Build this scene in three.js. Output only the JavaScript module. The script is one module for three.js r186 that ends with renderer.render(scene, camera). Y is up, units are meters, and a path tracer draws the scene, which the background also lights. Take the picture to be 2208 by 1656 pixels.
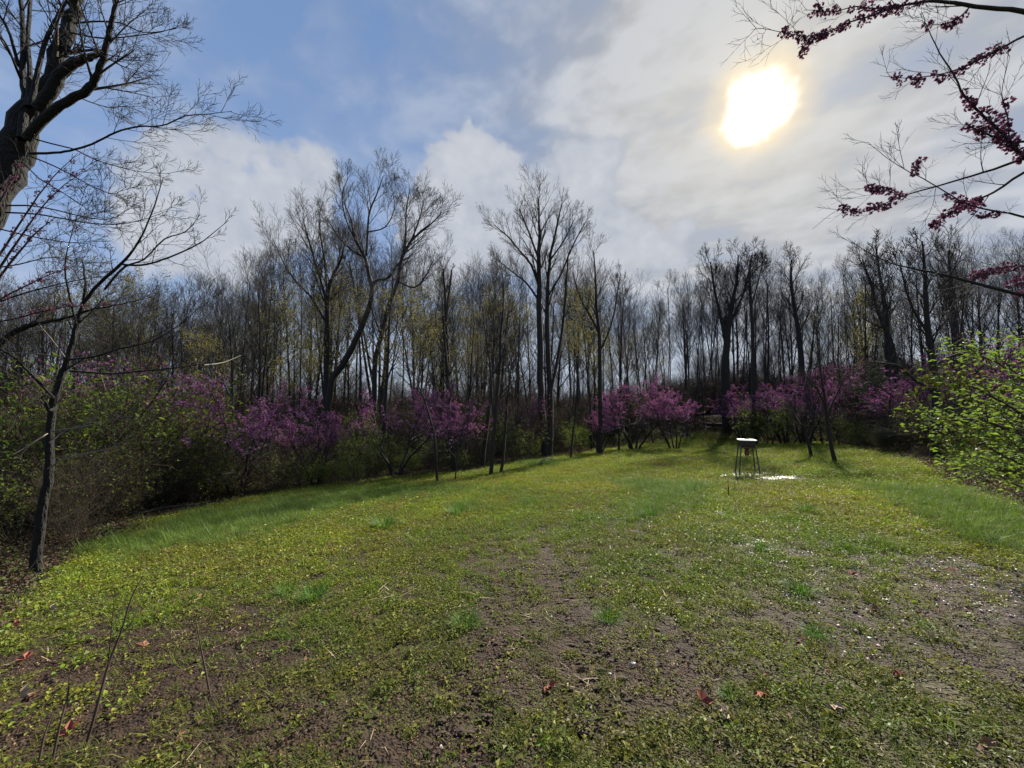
import * as THREE from 'three';
import { mergeGeometries } from 'three/addons/utils/BufferGeometryUtils.js';
import { ImprovedNoise } from 'three/addons/math/ImprovedNoise.js';

// ------------------------------------------------------------------ camera, sky, sun, exposure
const scene = new THREE.Scene();
const F = 857, CX = 1104, CY = 828;                      // focal length and centre, in pixels of the 2208 x 1656 photograph
const EYE = 1.6, PITCH = THREE.MathUtils.degToRad(3);
const camera = new THREE.PerspectiveCamera(THREE.MathUtils.radToDeg(2 * Math.atan(CY / F)), 4 / 3, 0.05, 3000);
camera.position.set(0, EYE, 0);
camera.rotation.x = PITCH;
const renderer = new THREE.WebGLRenderer({ antialias: true });
renderer.toneMapping = THREE.LinearToneMapping;
const EXPOSURE = 2.3;
renderer.toneMappingExposure = EXPOSURE;
renderer.shadowMap.enabled = true;

function rngOf(seed) {                                    // a seeded random generator
  let a = seed >>> 0;
  return () => { a = (a + 0x6d2b79f5) | 0; let t = Math.imul(a ^ (a >>> 15), 1 | a); t = (t + Math.imul(t ^ (t >>> 7), 61 | t)) ^ t; return ((t ^ (t >>> 14)) >>> 0) / 4294967296; };
}
const clamp = THREE.MathUtils.clamp, lerp = THREE.MathUtils.lerp;
const sstep = (a, b, x) => { const t = clamp((x - a) / (b - a), 0, 1); return t * t * (3 - 2 * t); };
const noise = new ImprovedNoise();
const n3 = (x, y, z) => noise.noise(x + 71.3, y + 33.7, z + 12.9);
function fbm(x, y, z, oct) { let s = 0, a = 0.5; for (let i = 0; i < oct; i++) { s += a * n3(x, y, z); x = x * 2.03 + 11.1; y = y * 2.03 + 4.7; z = z * 2.03 + 7.9; a *= 0.5; } return s; }
const cp = Math.cos(PITCH), sp = Math.sin(PITCH);
function ray(px, py) { const a = (px - CX) / F, b = (CY - py) / F; return new THREE.Vector3(a, b * cp + sp, b * sp - cp); }
function at(px, py, D) { const r = ray(px, py), t = D / -r.z; return new THREE.Vector3(r.x * t, EYE + r.y * t, -D); }

const SUN_DIR = ray(1634, 228).normalize();
const sun = new THREE.DirectionalLight(new THREE.Color(1, 0.93, 0.8), 5);
sun.position.copy(SUN_DIR).multiplyScalar(120);
sun.castShadow = true;
sun.shadow.radius = 3;
sun.shadow.mapSize.set(2048, 2048);
Object.assign(sun.shadow.camera, { left: -60, right: 60, top: 60, bottom: -60, near: 1, far: 300 });
scene.add(sun, sun.target);

function makeSky() {
  const W = 3072, H = 1536, data = new Float32Array(W * H * 4);
  const lin = (r, g, b) => [r, g, b].map((c) => { c /= 255; return c <= 0.04045 ? c / 12.92 : ((c + 0.055) / 1.055) ** 2.4; });
  const blueHi = lin(116, 146, 192), blueLo = lin(146, 177, 224), veil = lin(178, 183, 192), veilNear = lin(212, 210, 204), haze = lin(198, 206, 216), white = lin(214, 216, 222), grey = lin(160, 170, 186);
  // cumulus heaps: centres as directions, with angular radii, softness
  const heap = (list, soft) => list.map(([x, y, r]) => { const d = ray(x, y), c2 = d.length(); d.normalize(); return { d, r: (r / F) / (c2 * Math.sqrt(c2)) * 1.0, soft }; });
  const heaps = [
    ...heap([[390, 430, 130], [470, 390, 125], [540, 430, 110], [620, 470, 80], [470, 510, 120], [690, 350, 50], [660, 430, 70], [350, 520, 100], [590, 380, 60]], 0.75),
    ...heap([[985, 345, 48], [1045, 335, 50], [1010, 420, 85], [1085, 410, 62], [960, 480, 80], [1060, 500, 110], [1130, 480, 70], [930, 560, 90]], 0.34),
    ...heap([[1215, 320, 36], [1275, 330, 50], [1290, 390, 45], [1325, 325, 28], [1240, 420, 40]], 0.6),
    ...heap([[1285, 480, 36], [1350, 500, 42], [1410, 530, 40], [1460, 560, 36], [1330, 560, 70], [1240, 570, 60], [1480, 490, 24]], 0.42),
  ];
  const sunD = SUN_DIR; let soft = 1;
  // noise-warped density of the heaps in a direction
  const dens = (x, y, z) => {
    let m = 0, lo = 2;
    for (const h of heaps) {
      const c = x * h.d.x + y * h.d.y + z * h.d.z;
      if (c < 0.9) continue;
      const v = Math.acos(Math.min(1, c)) / (h.r * 1.15), q = Math.exp(-v * v);
      m += q; if (q > 0.1) lo = Math.min(lo, h.soft);
    }
    soft = lo; return Math.min(m, 1.5) - 0.62;
  };
  for (let row = 0; row < H; row++) {
    const up = ((row + 0.5) / H - 0.5) * Math.PI, y = Math.sin(up), cu = Math.cos(up);
    for (let col = 0; col < W; col++) {
      const o = (row * W + col) * 4;
      data[o + 3] = 1;
      if (up < -0.02) { data[o] = 0.1; data[o + 1] = 0.1; data[o + 2] = 0.09; continue; }
      const round = ((col + 0.5) / W - 0.5) * 2 * Math.PI, x = cu * Math.cos(round), z = cu * Math.sin(round);
      const cs = x * sunD.x + y * sunD.y + z * sunD.z, ang = Math.acos(clamp(cs, -1, 1)) * 57.2958;
      // high streaks seen in a plane overhead
      const k = 1 / (Math.max(y, 0) + 0.16), sx = x * k, sz = z * k;
      const broad = fbm(sx * 0.9, 2.2, sz * 0.9, 4), streak = fbm(sx * 1.6 + 0.6 * sz + broad * 0.6, 5.5, sz * 4.2 - sx * 2.0, 5), fine = fbm(x * 16, y * 26, z * 16, 3);
      const hi = sstep(0.05, 0.85, y);
      const c = [0, 1, 2].map((i) => lerp(blueLo[i], blueHi[i], hi));
      const nearSun = clamp(1 - sstep(8, 50, ang + broad * 18), 0, 1);
      const puff = fbm(x * 9 + streak, y * 17 + broad, z * 9, 5);
      let v = clamp(0.1 + nearSun * 0.98 + streak * (0.3 + 0.5 * nearSun) + broad * 0.3 + puff * 0.45, 0, 1);
      v = Math.max(v, 0.22 * sstep(-0.1, 0.4, broad + streak * 0.5));
      const tone = clamp(0.52 + streak * 1.9 + puff * 1.9 + fine * 0.8, 0, 1), warm = Math.exp(-((ang / 17) ** 2));
      for (let i = 0; i < 3; i++) {
        let q = lerp(veil[i] * 0.84, veil[i] * 1.26, tone);
        q = lerp(q, veilNear[i], warm * 0.7);
        c[i] = lerp(c[i], q, v);
        c[i] = lerp(c[i], haze[i] * (0.86 + 0.22 * tone), 0.75 * (1 - sstep(0.02, 0.34, y + streak * 0.12)));
      }
      // cumulus
      const d0 = dens(x, y, z);
      if (d0 > -0.6) {
        const edge = soft;
        const wob = (px, py, pz) => fbm(px * 9, py * 10, pz * 9, 4) * 0.95 + fbm(px * 42, py * 42, pz * 42, 4) * 0.5;
        const w0 = wob(x, y, z), d = d0 + w0;
        if (d > 0) {
          const s = 0.035, e = wob(x + sunD.x * s, y + sunD.y * s + 0.02, z + sunD.z * s), ds = dens(x + sunD.x * s, y + sunD.y * s + 0.02, z + sunD.z * s) + e;
          const lit = clamp(0.7 + (d - ds) * 0.4 - 0.16 * clamp(d, 0, 1), 0, 1), a = sstep(-0.02, 0.12 + edge * 0.8, d) * 0.94;
          for (let i = 0; i < 3; i++) c[i] = lerp(c[i], lerp(grey[i], white[i], lit) * 1.02, a);
        }
      }
      // the sun seen through thin cloud, with a ragged orange rim
      const rag = fbm(x * 14, y * 14, z * 14, 4) * 2.6, a = ang + rag;
      const core = Math.pow(1 - sstep(0.8, 4.0, a), 1.9), rim = 1 - sstep(2.4, 6.4, a - rag * 0.3), halo = Math.exp(-ang / 10), glow = Math.exp(-((ang / 5.2) ** 2));
      c[0] += core * 7 + rim * 0.27 + halo * 0.13 + glow * 0.16; c[1] += core * 6.6 + rim * 0.14 + halo * 0.115 + glow * 0.13; c[2] += core * 5.8 - rim * 0.05 + halo * 0.09 + glow * 0.07;
      for (let i = 0; i < 3; i++) data[o + i] = c[i] / EXPOSURE;
    }
  }
  const t = new THREE.DataTexture(data, W, H, THREE.RGBAFormat, THREE.FloatType);
  t.mapping = THREE.EquirectangularReflectionMapping;
  t.magFilter = THREE.LinearFilter;
  t.needsUpdate = true;
  return t;
}
scene.background = scene.environment = makeSky();

// ------------------------------------------------------------------ ground
function height(x, z) {
  const f = -z, near = f < 30 ? f : 30 + 8 * Math.tanh((f - 30) / 8), side = 34 * Math.tanh(x / 34);
  const b = x / Math.max(f, 4);
  let h = -0.07 * near + 0.037 * side;
  h += 2.3 * sstep(31, 44, f) * sstep(0.22, 0.5, b);
  h -= 0.9 * sstep(45, 120, f) * (1 - sstep(0.1, 0.4, b));
  return h + 0.09 * n3(x * 0.22, 3.1, z * 0.22) * sstep(2, 8, f);
}
function hit(px, py) {                                    // where the line of sight of a pixel meets the ground
  const r = ray(px, py); let t = 0.5;
  for (let i = 0; i < 4000; i++) { const p = r.clone().multiplyScalar(t); p.y += EYE; if (p.y < height(p.x, p.z)) return p; t += 0.01 + t * 0.002; if (t > 90) break; }
  return at(px, py, 60);
}
function onGround(px, D) { const p = at(px, CY, D); p.x = (px - CX) / F * D * 1.0; p.y = height(p.x, p.z); return p; }

const EDGE_PX = [[-60, 1400], [0, 1345], [60, 1290], [150, 1225], [280, 1140], [400, 1105], [520, 1075], [640, 1058], [760, 1045], [880, 1032], [1000, 1020], [1120, 998], [1250, 980], [1330, 966], [1430, 950], [1520, 944], [1640, 946], [1760, 956], [1880, 974], [1980, 1000], [2060, 1045], [2130, 1075], [2208, 1105], [2300, 1150]]
;
const EDGE = EDGE_PX.map(([x, y]) => { const p = hit(x, y); return [p.x / -p.z, -p.z]; });
const EDGEPX = (px) => { for (let i = 1; i < EDGE_PX.length; i++) if (px <= EDGE_PX[i][0]) return lerp(EDGE_PX[i - 1][1], EDGE_PX[i][1], (px - EDGE_PX[i - 1][0]) / (EDGE_PX[i][0] - EDGE_PX[i - 1][0])); return 1140; };
function edgeAt(b) {
  if (b <= EDGE[0][0]) return EDGE[0][1];
  for (let i = 1; i < EDGE.length; i++) if (b <= EDGE[i][0]) { const t = (b - EDGE[i - 1][0]) / (EDGE[i][0] - EDGE[i - 1][0]); return lerp(EDGE[i - 1][1], EDGE[i][1], t); }
  return EDGE[EDGE.length - 1][1];
}
function inField(x, z) {                                  // 1 in the grass, 0 in the woods
  const f = -z;
  if (f < 1) return 1;
  const e = edgeAt(x / f) * (1 + 0.08 * n3(x * 0.5, 8.8, z * 0.5));
  return 1 - sstep(e * 0.96, e * 1.06, f);
}
const spots = (list) => list.map(([x, y, rx, rz, s]) => { const p = hit(x, y); return { x: p.x, z: p.z, rx, rz, s }; });
const sumSpots = (list, x, z) => { let m = 0; for (const b of list) { const u = (x - b.x) / b.rx, v = (z - b.z) / b.rz, q = u * u + v * v; if (q < 6) m += b.s * Math.exp(-q * 1.2); } return m; };
const DIRT = spots([[990, 1640, 0.3, 0.16, 1.2], [1020, 1560, 0.25, 0.2, 0.5], [1090, 1400, 0.34, 0.5, 0.85], [1080, 1330, 0.3, 0.5, 0.8], [1250, 1320, 0.3, 0.45, 0.85], [1260, 1430, 0.26, 0.35, 0.75], [1160, 1245, 0.5, 0.6, 0.5], [1000, 1230, 0.9, 0.9, 0.5],
  [1060, 1180, 0.8, 1.1, 0.45], [1300, 1180, 0.5, 1, 0.3], [2050, 1215, 0.6, 0.9, 0.8], [2130, 1270, 0.7, 0.8, 1], [2220, 1330, 0.8, 0.6, 1], [2190, 1450, 0.35, 0.4, 0.9], [1700, 1330, 0.3, 0.4, 0.6], [1760, 1390, 0.25, 0.25, 0.6], [1560, 1400, 0.3, 0.3, 0.5], [1520, 1530, 0.22, 0.2, 0.8],
  [1400, 1470, 0.3, 0.25, 0.5], [1320, 1590, 0.2, 0.16, 0.7], [720, 1195, 1, 0.9, 0.5], [420, 1400, 0.7, 0.5, 0.7], [250, 1440, 0.6, 0.4, 0.7], [80, 1420, 0.6, 0.5, 0.7], [120, 1560, 0.3, 0.2, 0.7], [500, 1350, 0.5, 0.5, 0.5], [640, 1420, 0.4, 0.4, 0.5], [1620, 1026, 1.5, 1.3, 0.9], [1700, 1035, 1.2, 0.9, 0.8], [1680, 1190, 0.5, 0.7, 0.6], [1790, 1060, 1.6, 1.2, 0.5],
  [1320, 1105, 0.4, 1.8, 0.6], [960, 1620, 0.3, 0.2, 0.9], [1040, 1490, 0.17, 0.25, 0.8], [1110, 1300, 0.25, 0.4, 0.7], [1140, 1220, 0.4, 0.6, 0.6], [1170, 1150, 0.5, 0.9, 0.5], [1290, 1510, 0.2, 0.25, 0.8], [1275, 1375, 0.22, 0.3, 0.8], [1225, 1270, 0.3, 0.4, 0.7], [1195, 1200, 0.4, 0.6, 0.4], [880, 1640, 0.3, 0.14, 0.8], [1180, 1640, 0.2, 0.14, 0.6], [1420, 1360, 0.25, 0.3, 0.6], [760, 1600, 0.3, 0.16, 0.5], [830, 1500, 0.3, 0.25, 0.45]]);
DIRT.push(...spots([[300, 1300, 0.6, 0.6, 0.7], [150, 1400, 0.5, 0.5, 0.8], [350, 1500, 0.45, 0.3, 0.8], [560, 1560, 0.4, 0.25, 0.7], [230, 1620, 0.4, 0.2, 0.8], [20, 1600, 0.4, 0.3, 0.8], [480, 1620, 0.3, 0.16, 0.7], [620, 1290, 0.6, 0.5, 0.5], [1480, 1440, 0.35, 0.3, 0.6], [1850, 1240, 0.8, 0.8, 0.4], [1920, 1420, 0.4, 0.3, 0.5], [2050, 1380, 0.5, 0.5, 0.6]]));  // bare soil; the left foreground patches also put shade into the ground colour
const LUSH = spots([[1990, 1065, 1.1, 1.6, 1], [2070, 1100, 0.9, 1.2, 1], [2150, 1140, 0.8, 1, 1], [2200, 1180, 0.6, 0.8, 1], [1400, 1048, 1.1, 1.8, 1], [1450, 1075, 0.9, 1.2, 0.8], [1390, 1110, 0.9, 1.2, 0.6], [1500, 1050, 0.7, 1, 0.7], [430, 1160, 1.6, 1.2, 0.7], [560, 1110, 2, 2, 0.8], [700, 1080, 2, 2, 0.7], [1010, 1095, 0.5, 0.8, 0.8], [1170, 1000, 2, 2.4, 0.8], [930, 1060, 2, 1.6, 0.6], [1150, 1090, 1, 1, 0.5], [2050, 1600, 0.5, 0.4, 0.3]]);
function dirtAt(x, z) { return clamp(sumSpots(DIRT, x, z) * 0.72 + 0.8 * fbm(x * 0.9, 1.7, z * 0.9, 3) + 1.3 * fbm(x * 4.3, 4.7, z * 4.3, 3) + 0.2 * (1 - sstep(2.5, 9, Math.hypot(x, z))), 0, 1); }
const lushAt = (x, z) => clamp(sumSpots(LUSH, x, z) + 0.5 * fbm(x * 0.5, 9.2, z * 0.5, 2) - 0.05, 0, 1);

function canvasTexture(size, paint, srgb) {
  const d = new Uint8Array(size * size * 4);
  for (let y = 0; y < size; y++) for (let x = 0; x < size; x++) { const c = paint(x / size, y / size), o = (y * size + x) * 4; d[o] = c[0] * 255; d[o + 1] = c[1] * 255; d[o + 2] = c[2] * 255; d[o + 3] = 255; }
  const t = new THREE.DataTexture(d, size, size);
  t.wrapS = t.wrapT = THREE.RepeatWrapping; t.magFilter = THREE.LinearFilter; t.needsUpdate = true;
  if (srgb) t.colorSpace = THREE.SRGBColorSpace;
  return t;
}
// noise that tiles: value noise on a wrapped lattice
function tileNoise(seed) {
  const r = rngOf(seed), T = Float32Array.from({ length: 4096 }, r);
  return (u, v, n) => { const x = u * n, y = v * n, ix = Math.floor(x), iy = Math.floor(y), a = x - ix, b = y - iy, s = a * a * (3 - 2 * a), t = b * b * (3 - 2 * b), g = (i, j) => T[(((i % n) + n) % n * 131 + (((j % n) + n) % n) * 37 + n * 17) & 4095]; return lerp(lerp(g(ix, iy), g(ix + 1, iy), s), lerp(g(ix, iy + 1), g(ix + 1, iy + 1), s), t); };
}
const tn = tileNoise(5);
const soilPaint = (u, v) => { const a = 0.3 * tn(u, v, 7) + 0.3 * tn(u, v, 31) + 0.25 * tn(u, v, 97) + 0.25 * tn(u, v, 241), g = clamp(0.35 + a * 0.7, 0, 1); return [g, g * (0.93 + 0.07 * tn(v, u, 19)), g * (0.86 + 0.12 * tn(v, u, 53))]; };
const soilMap = canvasTexture(1024, soilPaint, false), soilBump = canvasTexture(1024, (u, v) => { const h = 0.4 * tn(u, v, 23) + 0.35 * tn(u, v, 71) + 0.3 * tn(u, v, 190); return [h, h, h]; }, false);
const barkMap = canvasTexture(512, (u, v) => { const r = Math.abs(tn(u + 0.04 * tn(u, v, 9), v * 0.999, 24) - 0.5) * 2, f = tn(u, v, 90), g = clamp(0.35 + 0.55 * r + 0.25 * (f - 0.5) + 0.25 * (tn(u, v, 6) - 0.5), 0, 1); return [g, g * 0.97, g * 0.93]; }, false);

const MAT = {};
const std = (name, o) => { const m = new THREE.MeshPhysicalMaterial({ roughness: 0.9, ...o }); m.name = name; MAT[name] = m; return m; };
const rgb = (r, g, b) => new THREE.Color().setRGB(r, g, b);
std('ground', { vertexColors: true, map: soilMap, bumpMap: soilBump, bumpScale: 0.035, roughness: 0.86, specularIntensity: 0.5 });
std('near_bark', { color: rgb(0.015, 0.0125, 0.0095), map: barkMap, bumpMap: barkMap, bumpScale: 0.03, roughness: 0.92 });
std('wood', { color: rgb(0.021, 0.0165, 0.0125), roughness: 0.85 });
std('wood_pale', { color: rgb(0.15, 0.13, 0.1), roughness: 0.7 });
std('twig_brown', { color: rgb(0.05, 0.03, 0.019), roughness: 0.85 });
const leafy = (name, c, t = 0.45) => std(name, { vertexColors: true, color: c, roughness: 0.92, transmission: t, thickness: 0, side: THREE.DoubleSide, specularIntensity: 0.35, clearcoat: 0.12, clearcoatRoughness: 0.38 });
leafy('leaf', rgb(1, 1, 1), 0.5);
leafy('cover', rgb(1, 1, 1), 0.4);
std('petal', { vertexColors: true, color: rgb(1, 1, 1), roughness: 0.95, transmission: 0.45, thickness: 0, side: THREE.DoubleSide });
std('litter', { vertexColors: true, color: rgb(1, 1, 1), roughness: 0.75, side: THREE.DoubleSide });
std('wet_mud', { color: rgb(0.2, 0.175, 0.15), roughness: 0.43, bumpMap: soilBump, bumpScale: 0.012 });
std('pebble', { color: rgb(0.38, 0.34, 0.29), roughness: 0.55 });

// ------------------------------------------------------------------ helpers for objects
const used = new Map();
function numbered(name) { const n = used.get(name) || 0; used.set(name, n + 1); return n ? name + '_' + String(n).padStart(3, '0') : name; }
function shadows(o) { o.traverse((m) => { if (m.isMesh) { m.castShadow = true; m.receiveShadow = true; } }); return o; }
function tag(o, label, category, group, kind) { o.userData.label = label; if (category) o.userData.category = category; if (group) o.userData.group = group; if (kind) o.userData.kind = kind; return o; }
function thing(name, p, label, category, group) { const g = new THREE.Group(); g.name = numbered(name); g.position.copy(p); tag(g, label, category, group); scene.add(g); return g; }
function part(name, geo, mat, parent, kind) { const m = new THREE.Mesh(geo, mat); m.name = name; m.castShadow = m.receiveShadow = true; if (kind) m.userData.kind = kind; parent.add(m); return m; }
function copyOf(proto, p, turn, s, label, category, group) {
  const o = proto.clone(); o.name = numbered(proto.name); o.position.copy(p); o.rotation.set(0, turn, 0);
  if (s.isVector3) o.scale.copy(s); else o.scale.setScalar(s);
  o.userData = {}; tag(o, label, category, group); scene.add(o); return o;
}
const V = (x, y, z) => new THREE.Vector3(x, y, z);
// what stands in front of each stretch of the woods, so that look-alikes can be told apart by what they stand behind
const MARKS = [[60, 'the dark crooked sapling'], [330, 'the green shrubs of the lower thicket'], [600, 'the brightest redbud'], [780, 'the leaning forked tree'], [930, 'the slim crooked sapling'], [1120, 'the two side-by-side trunks'], [1250, 'the tall twin trunks'], [1400, 'the straight thin sapling'], [1530, 'the rounded purple redbud'], [1690, 'the feeder'], [1850, 'the pair of small trees'], [1990, 'the dark cedar'], [2130, 'the dark forked trunk'], [1e9, 'the broad-leaved bush']];
const markAt = (px) => MARKS.find((m) => px < m[0])[1], ORD = ['first', 'second', 'third', 'fourth', 'fifth', 'sixth', 'seventh', 'eighth', 'ninth', 'tenth', 'eleventh', 'twelfth', 'thirteenth', 'fourteenth', 'fifteenth', 'sixteenth', 'seventeenth', 'eighteenth', 'nineteenth', 'twentieth', 'twenty-first', 'twenty-second', 'twenty-third', 'twenty-fourth', 'twenty-fifth', 'twenty-sixth', 'twenty-seventh', 'twenty-eighth', 'twenty-ninth', 'thirtieth', 'thirty-first', 'thirty-second', 'thirty-third', 'thirty-fourth'];
function labelAll(list, group) {                          // list of [object, description, column]
  const by = new Map();
  list.sort((a, b) => a[2] - b[2]).forEach((e) => { const k = e[1] + ' behind ' + markAt(e[2]); (by.get(k) ?? by.set(k, []).get(k)).push(e[0]); });
  for (const [k, os] of by) os.forEach((o, i) => { o.userData.label = os.length > 1 ? ORD[i] + ' from the left, ' + k : k; o.userData.group = group; });
}
class Shape3 {                                            // collects tubes and leaves into one geometry
  constructor() { this.p = []; this.n = []; this.c = []; this.uv = []; this.i = []; }
  tube(pts, rad, sides) {
    let t = V().subVectors(pts[1], pts[0]).normalize(), u = Math.abs(t.y) < 0.9 ? V(0, 1, 0) : V(1, 0, 0), len = 0;
    u.addScaledVector(t, -u.dot(t)).normalize();
    const b0 = this.p.length / 3, w = V(), L = pts.length - 1;
    for (let k = 0; k <= L; k++) {
      t.subVectors(pts[Math.min(k + 1, L)], pts[Math.max(k - 1, 0)]).normalize();
      u.addScaledVector(t, -u.dot(t)).normalize(); w.crossVectors(t, u);
      if (k) len += pts[k].distanceTo(pts[k - 1]);
      for (let s = 0; s <= sides; s++) {
        const a = s / sides * Math.PI * 2, ca = Math.cos(a), sa = Math.sin(a), nx = u.x * ca + w.x * sa, ny = u.y * ca + w.y * sa, nz = u.z * ca + w.z * sa, r = rad[k];
        this.p.push(pts[k].x + nx * r, pts[k].y + ny * r, pts[k].z + nz * r); this.n.push(nx, ny, nz); this.uv.push(s / sides * Math.max(1, Math.round(rad[0] * 8)) * 0.5, len * 0.5);
        if (k && s) { const i = b0 + k * (sides + 1) + s, j = i - sides - 1; this.i.push(j - 1, j, i - 1, j, i, i - 1); }
      }
    }
  }
  leaf(p, d, nrm, L, W, c) {                              // a folded blade: four corners, two faces
    const s = V().crossVectors(d, nrm).normalize(), u = V().crossVectors(s, d).normalize(), b = this.p.length / 3, f = W * 0.22;
    this.p.push(p.x, p.y, p.z, p.x + d.x * L * 0.5 + s.x * W * 0.5 + u.x * f, p.y + d.y * L * 0.5 + s.y * W * 0.5 + u.y * f, p.z + d.z * L * 0.5 + s.z * W * 0.5 + u.z * f,
      p.x + d.x * L - u.x * L * 0.12, p.y + d.y * L - u.y * L * 0.12, p.z + d.z * L - u.z * L * 0.12, p.x + d.x * L * 0.5 - s.x * W * 0.5 + u.x * f, p.y + d.y * L * 0.5 - s.y * W * 0.5 + u.y * f, p.z + d.z * L * 0.5 - s.z * W * 0.5 + u.z * f);
    for (let k = 0; k < 4; k++) this.c.push(c[0], c[1], c[2]);
    this.i.push(b, b + 1, b + 2, b, b + 2, b + 3);
  }
  blade(p, d, L, W, bend, c) {                            // a grass blade that arches over
    const s = V(d.z, 0, -d.x); if (s.lengthSq() < 1e-4) s.set(1, 0, 0); s.normalize();
    const b = this.p.length / 3, q = p.clone(), e = d.clone();
    for (let k = 0; k < 3; k++) { const w = W * [0.5, 0.42, 0][k]; if (k < 2) { this.p.push(q.x - s.x * w, q.y, q.z - s.z * w, q.x + s.x * w, q.y, q.z + s.z * w); this.c.push(...c, ...c); } else { this.p.push(q.x, q.y, q.z); this.c.push(...c); } q.addScaledVector(e, L / 2); e.y -= bend; e.normalize(); }
    this.i.push(b, b + 1, b + 3, b, b + 3, b + 2, b + 2, b + 3, b + 4);
  }
  build() {
    const g = new THREE.BufferGeometry();
    g.setAttribute('position', new THREE.Float32BufferAttribute(this.p, 3));
    if (this.n.length === this.p.length) { g.setAttribute('normal', new THREE.Float32BufferAttribute(this.n, 3)); g.setAttribute('uv', new THREE.Float32BufferAttribute(this.uv, 2)); }
    if (this.c.length === this.p.length) g.setAttribute('color', new THREE.Float32BufferAttribute(this.c, 3));
    g.setIndex(this.i); return g;
  }
}
const randDir = (r) => { const a = r() * 6.2832, y = r() * 2 - 1, s = Math.sqrt(1 - y * y); return V(Math.cos(a) * s, y, Math.sin(a) * s); };
const QU = new THREE.Quaternion();
function aside(d, ang, az) { const u = Math.abs(d.y) < 0.95 ? V(0, 1, 0) : V(1, 0, 0); const s = V().crossVectors(d, u).normalize(); const o = d.clone().applyAxisAngle(s, ang); return o.applyAxisAngle(d, az); }
// levels: each level of branching says how it bends and what it bears; shapes[level] collects its tubes
function grow(shapes, p, d, L, r, lv, levels, rnd, onEnd) {
  const S = levels[lv], n = S.seg, pts = [p.clone()], rad = [r], dirs = [d.clone()], e = d.clone(), q = p.clone(), tip = S.tip ?? 0.3;
  for (let k = 1; k <= n; k++) {
    e.x += (rnd() - 0.5) * 2 * S.wob; e.y += (rnd() - 0.5) * 2 * S.wob + S.up; e.z += (rnd() - 0.5) * 2 * S.wob; e.normalize();
    q.addScaledVector(e, L / n); pts.push(q.clone()); dirs.push(e.clone()); rad.push(r * lerp(1, tip, k / n));
  }
  shapes[Math.min(lv, shapes.length - 1)].tube(pts, rad, S.sides);
  bear(shapes, pts, dirs, rad, L, lv, levels, rnd, onEnd);
}
function bear(shapes, pts, dirs, rad, L, lv, levels, rnd, onEnd) {
  const S = levels[lv], n = pts.length - 1;
  if (onEnd) onEnd(pts, dirs, lv, rnd);
  if (lv + 1 >= levels.length) return;
  const K = Math.round(S.kids * (0.8 + rnd() * 0.4)); let az = rnd() * 6.28;
  for (let k = 0; k < K; k++) {
    const t = Math.min(0.999, S.from + (1 - S.from) * ((k + 0.2 + 0.8 * rnd()) / K)), x = t * n, i = Math.floor(x), f = x - i;
    az += 2.4 + (rnd() - 0.5) * 0.9;
    const dd = aside(dirs[Math.min(i + 1, n)], S.ang * (0.75 + rnd() * 0.5) * (1.15 - 0.5 * t), az);
    if (S.flat) dd.y *= S.flat, dd.normalize();
    const cr = Math.max(S.rmin ?? 0.004, lerp(rad[i], rad[i + 1], f) * S.rad);
    grow(shapes, pts[i].clone().lerp(pts[i + 1], f), dd, L * S.len * (0.7 + rnd() * 0.6) * (1.12 - (S.slim ?? 0.45) * t), cr, lv + 1, levels, rnd, onEnd);
  }
}

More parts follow.
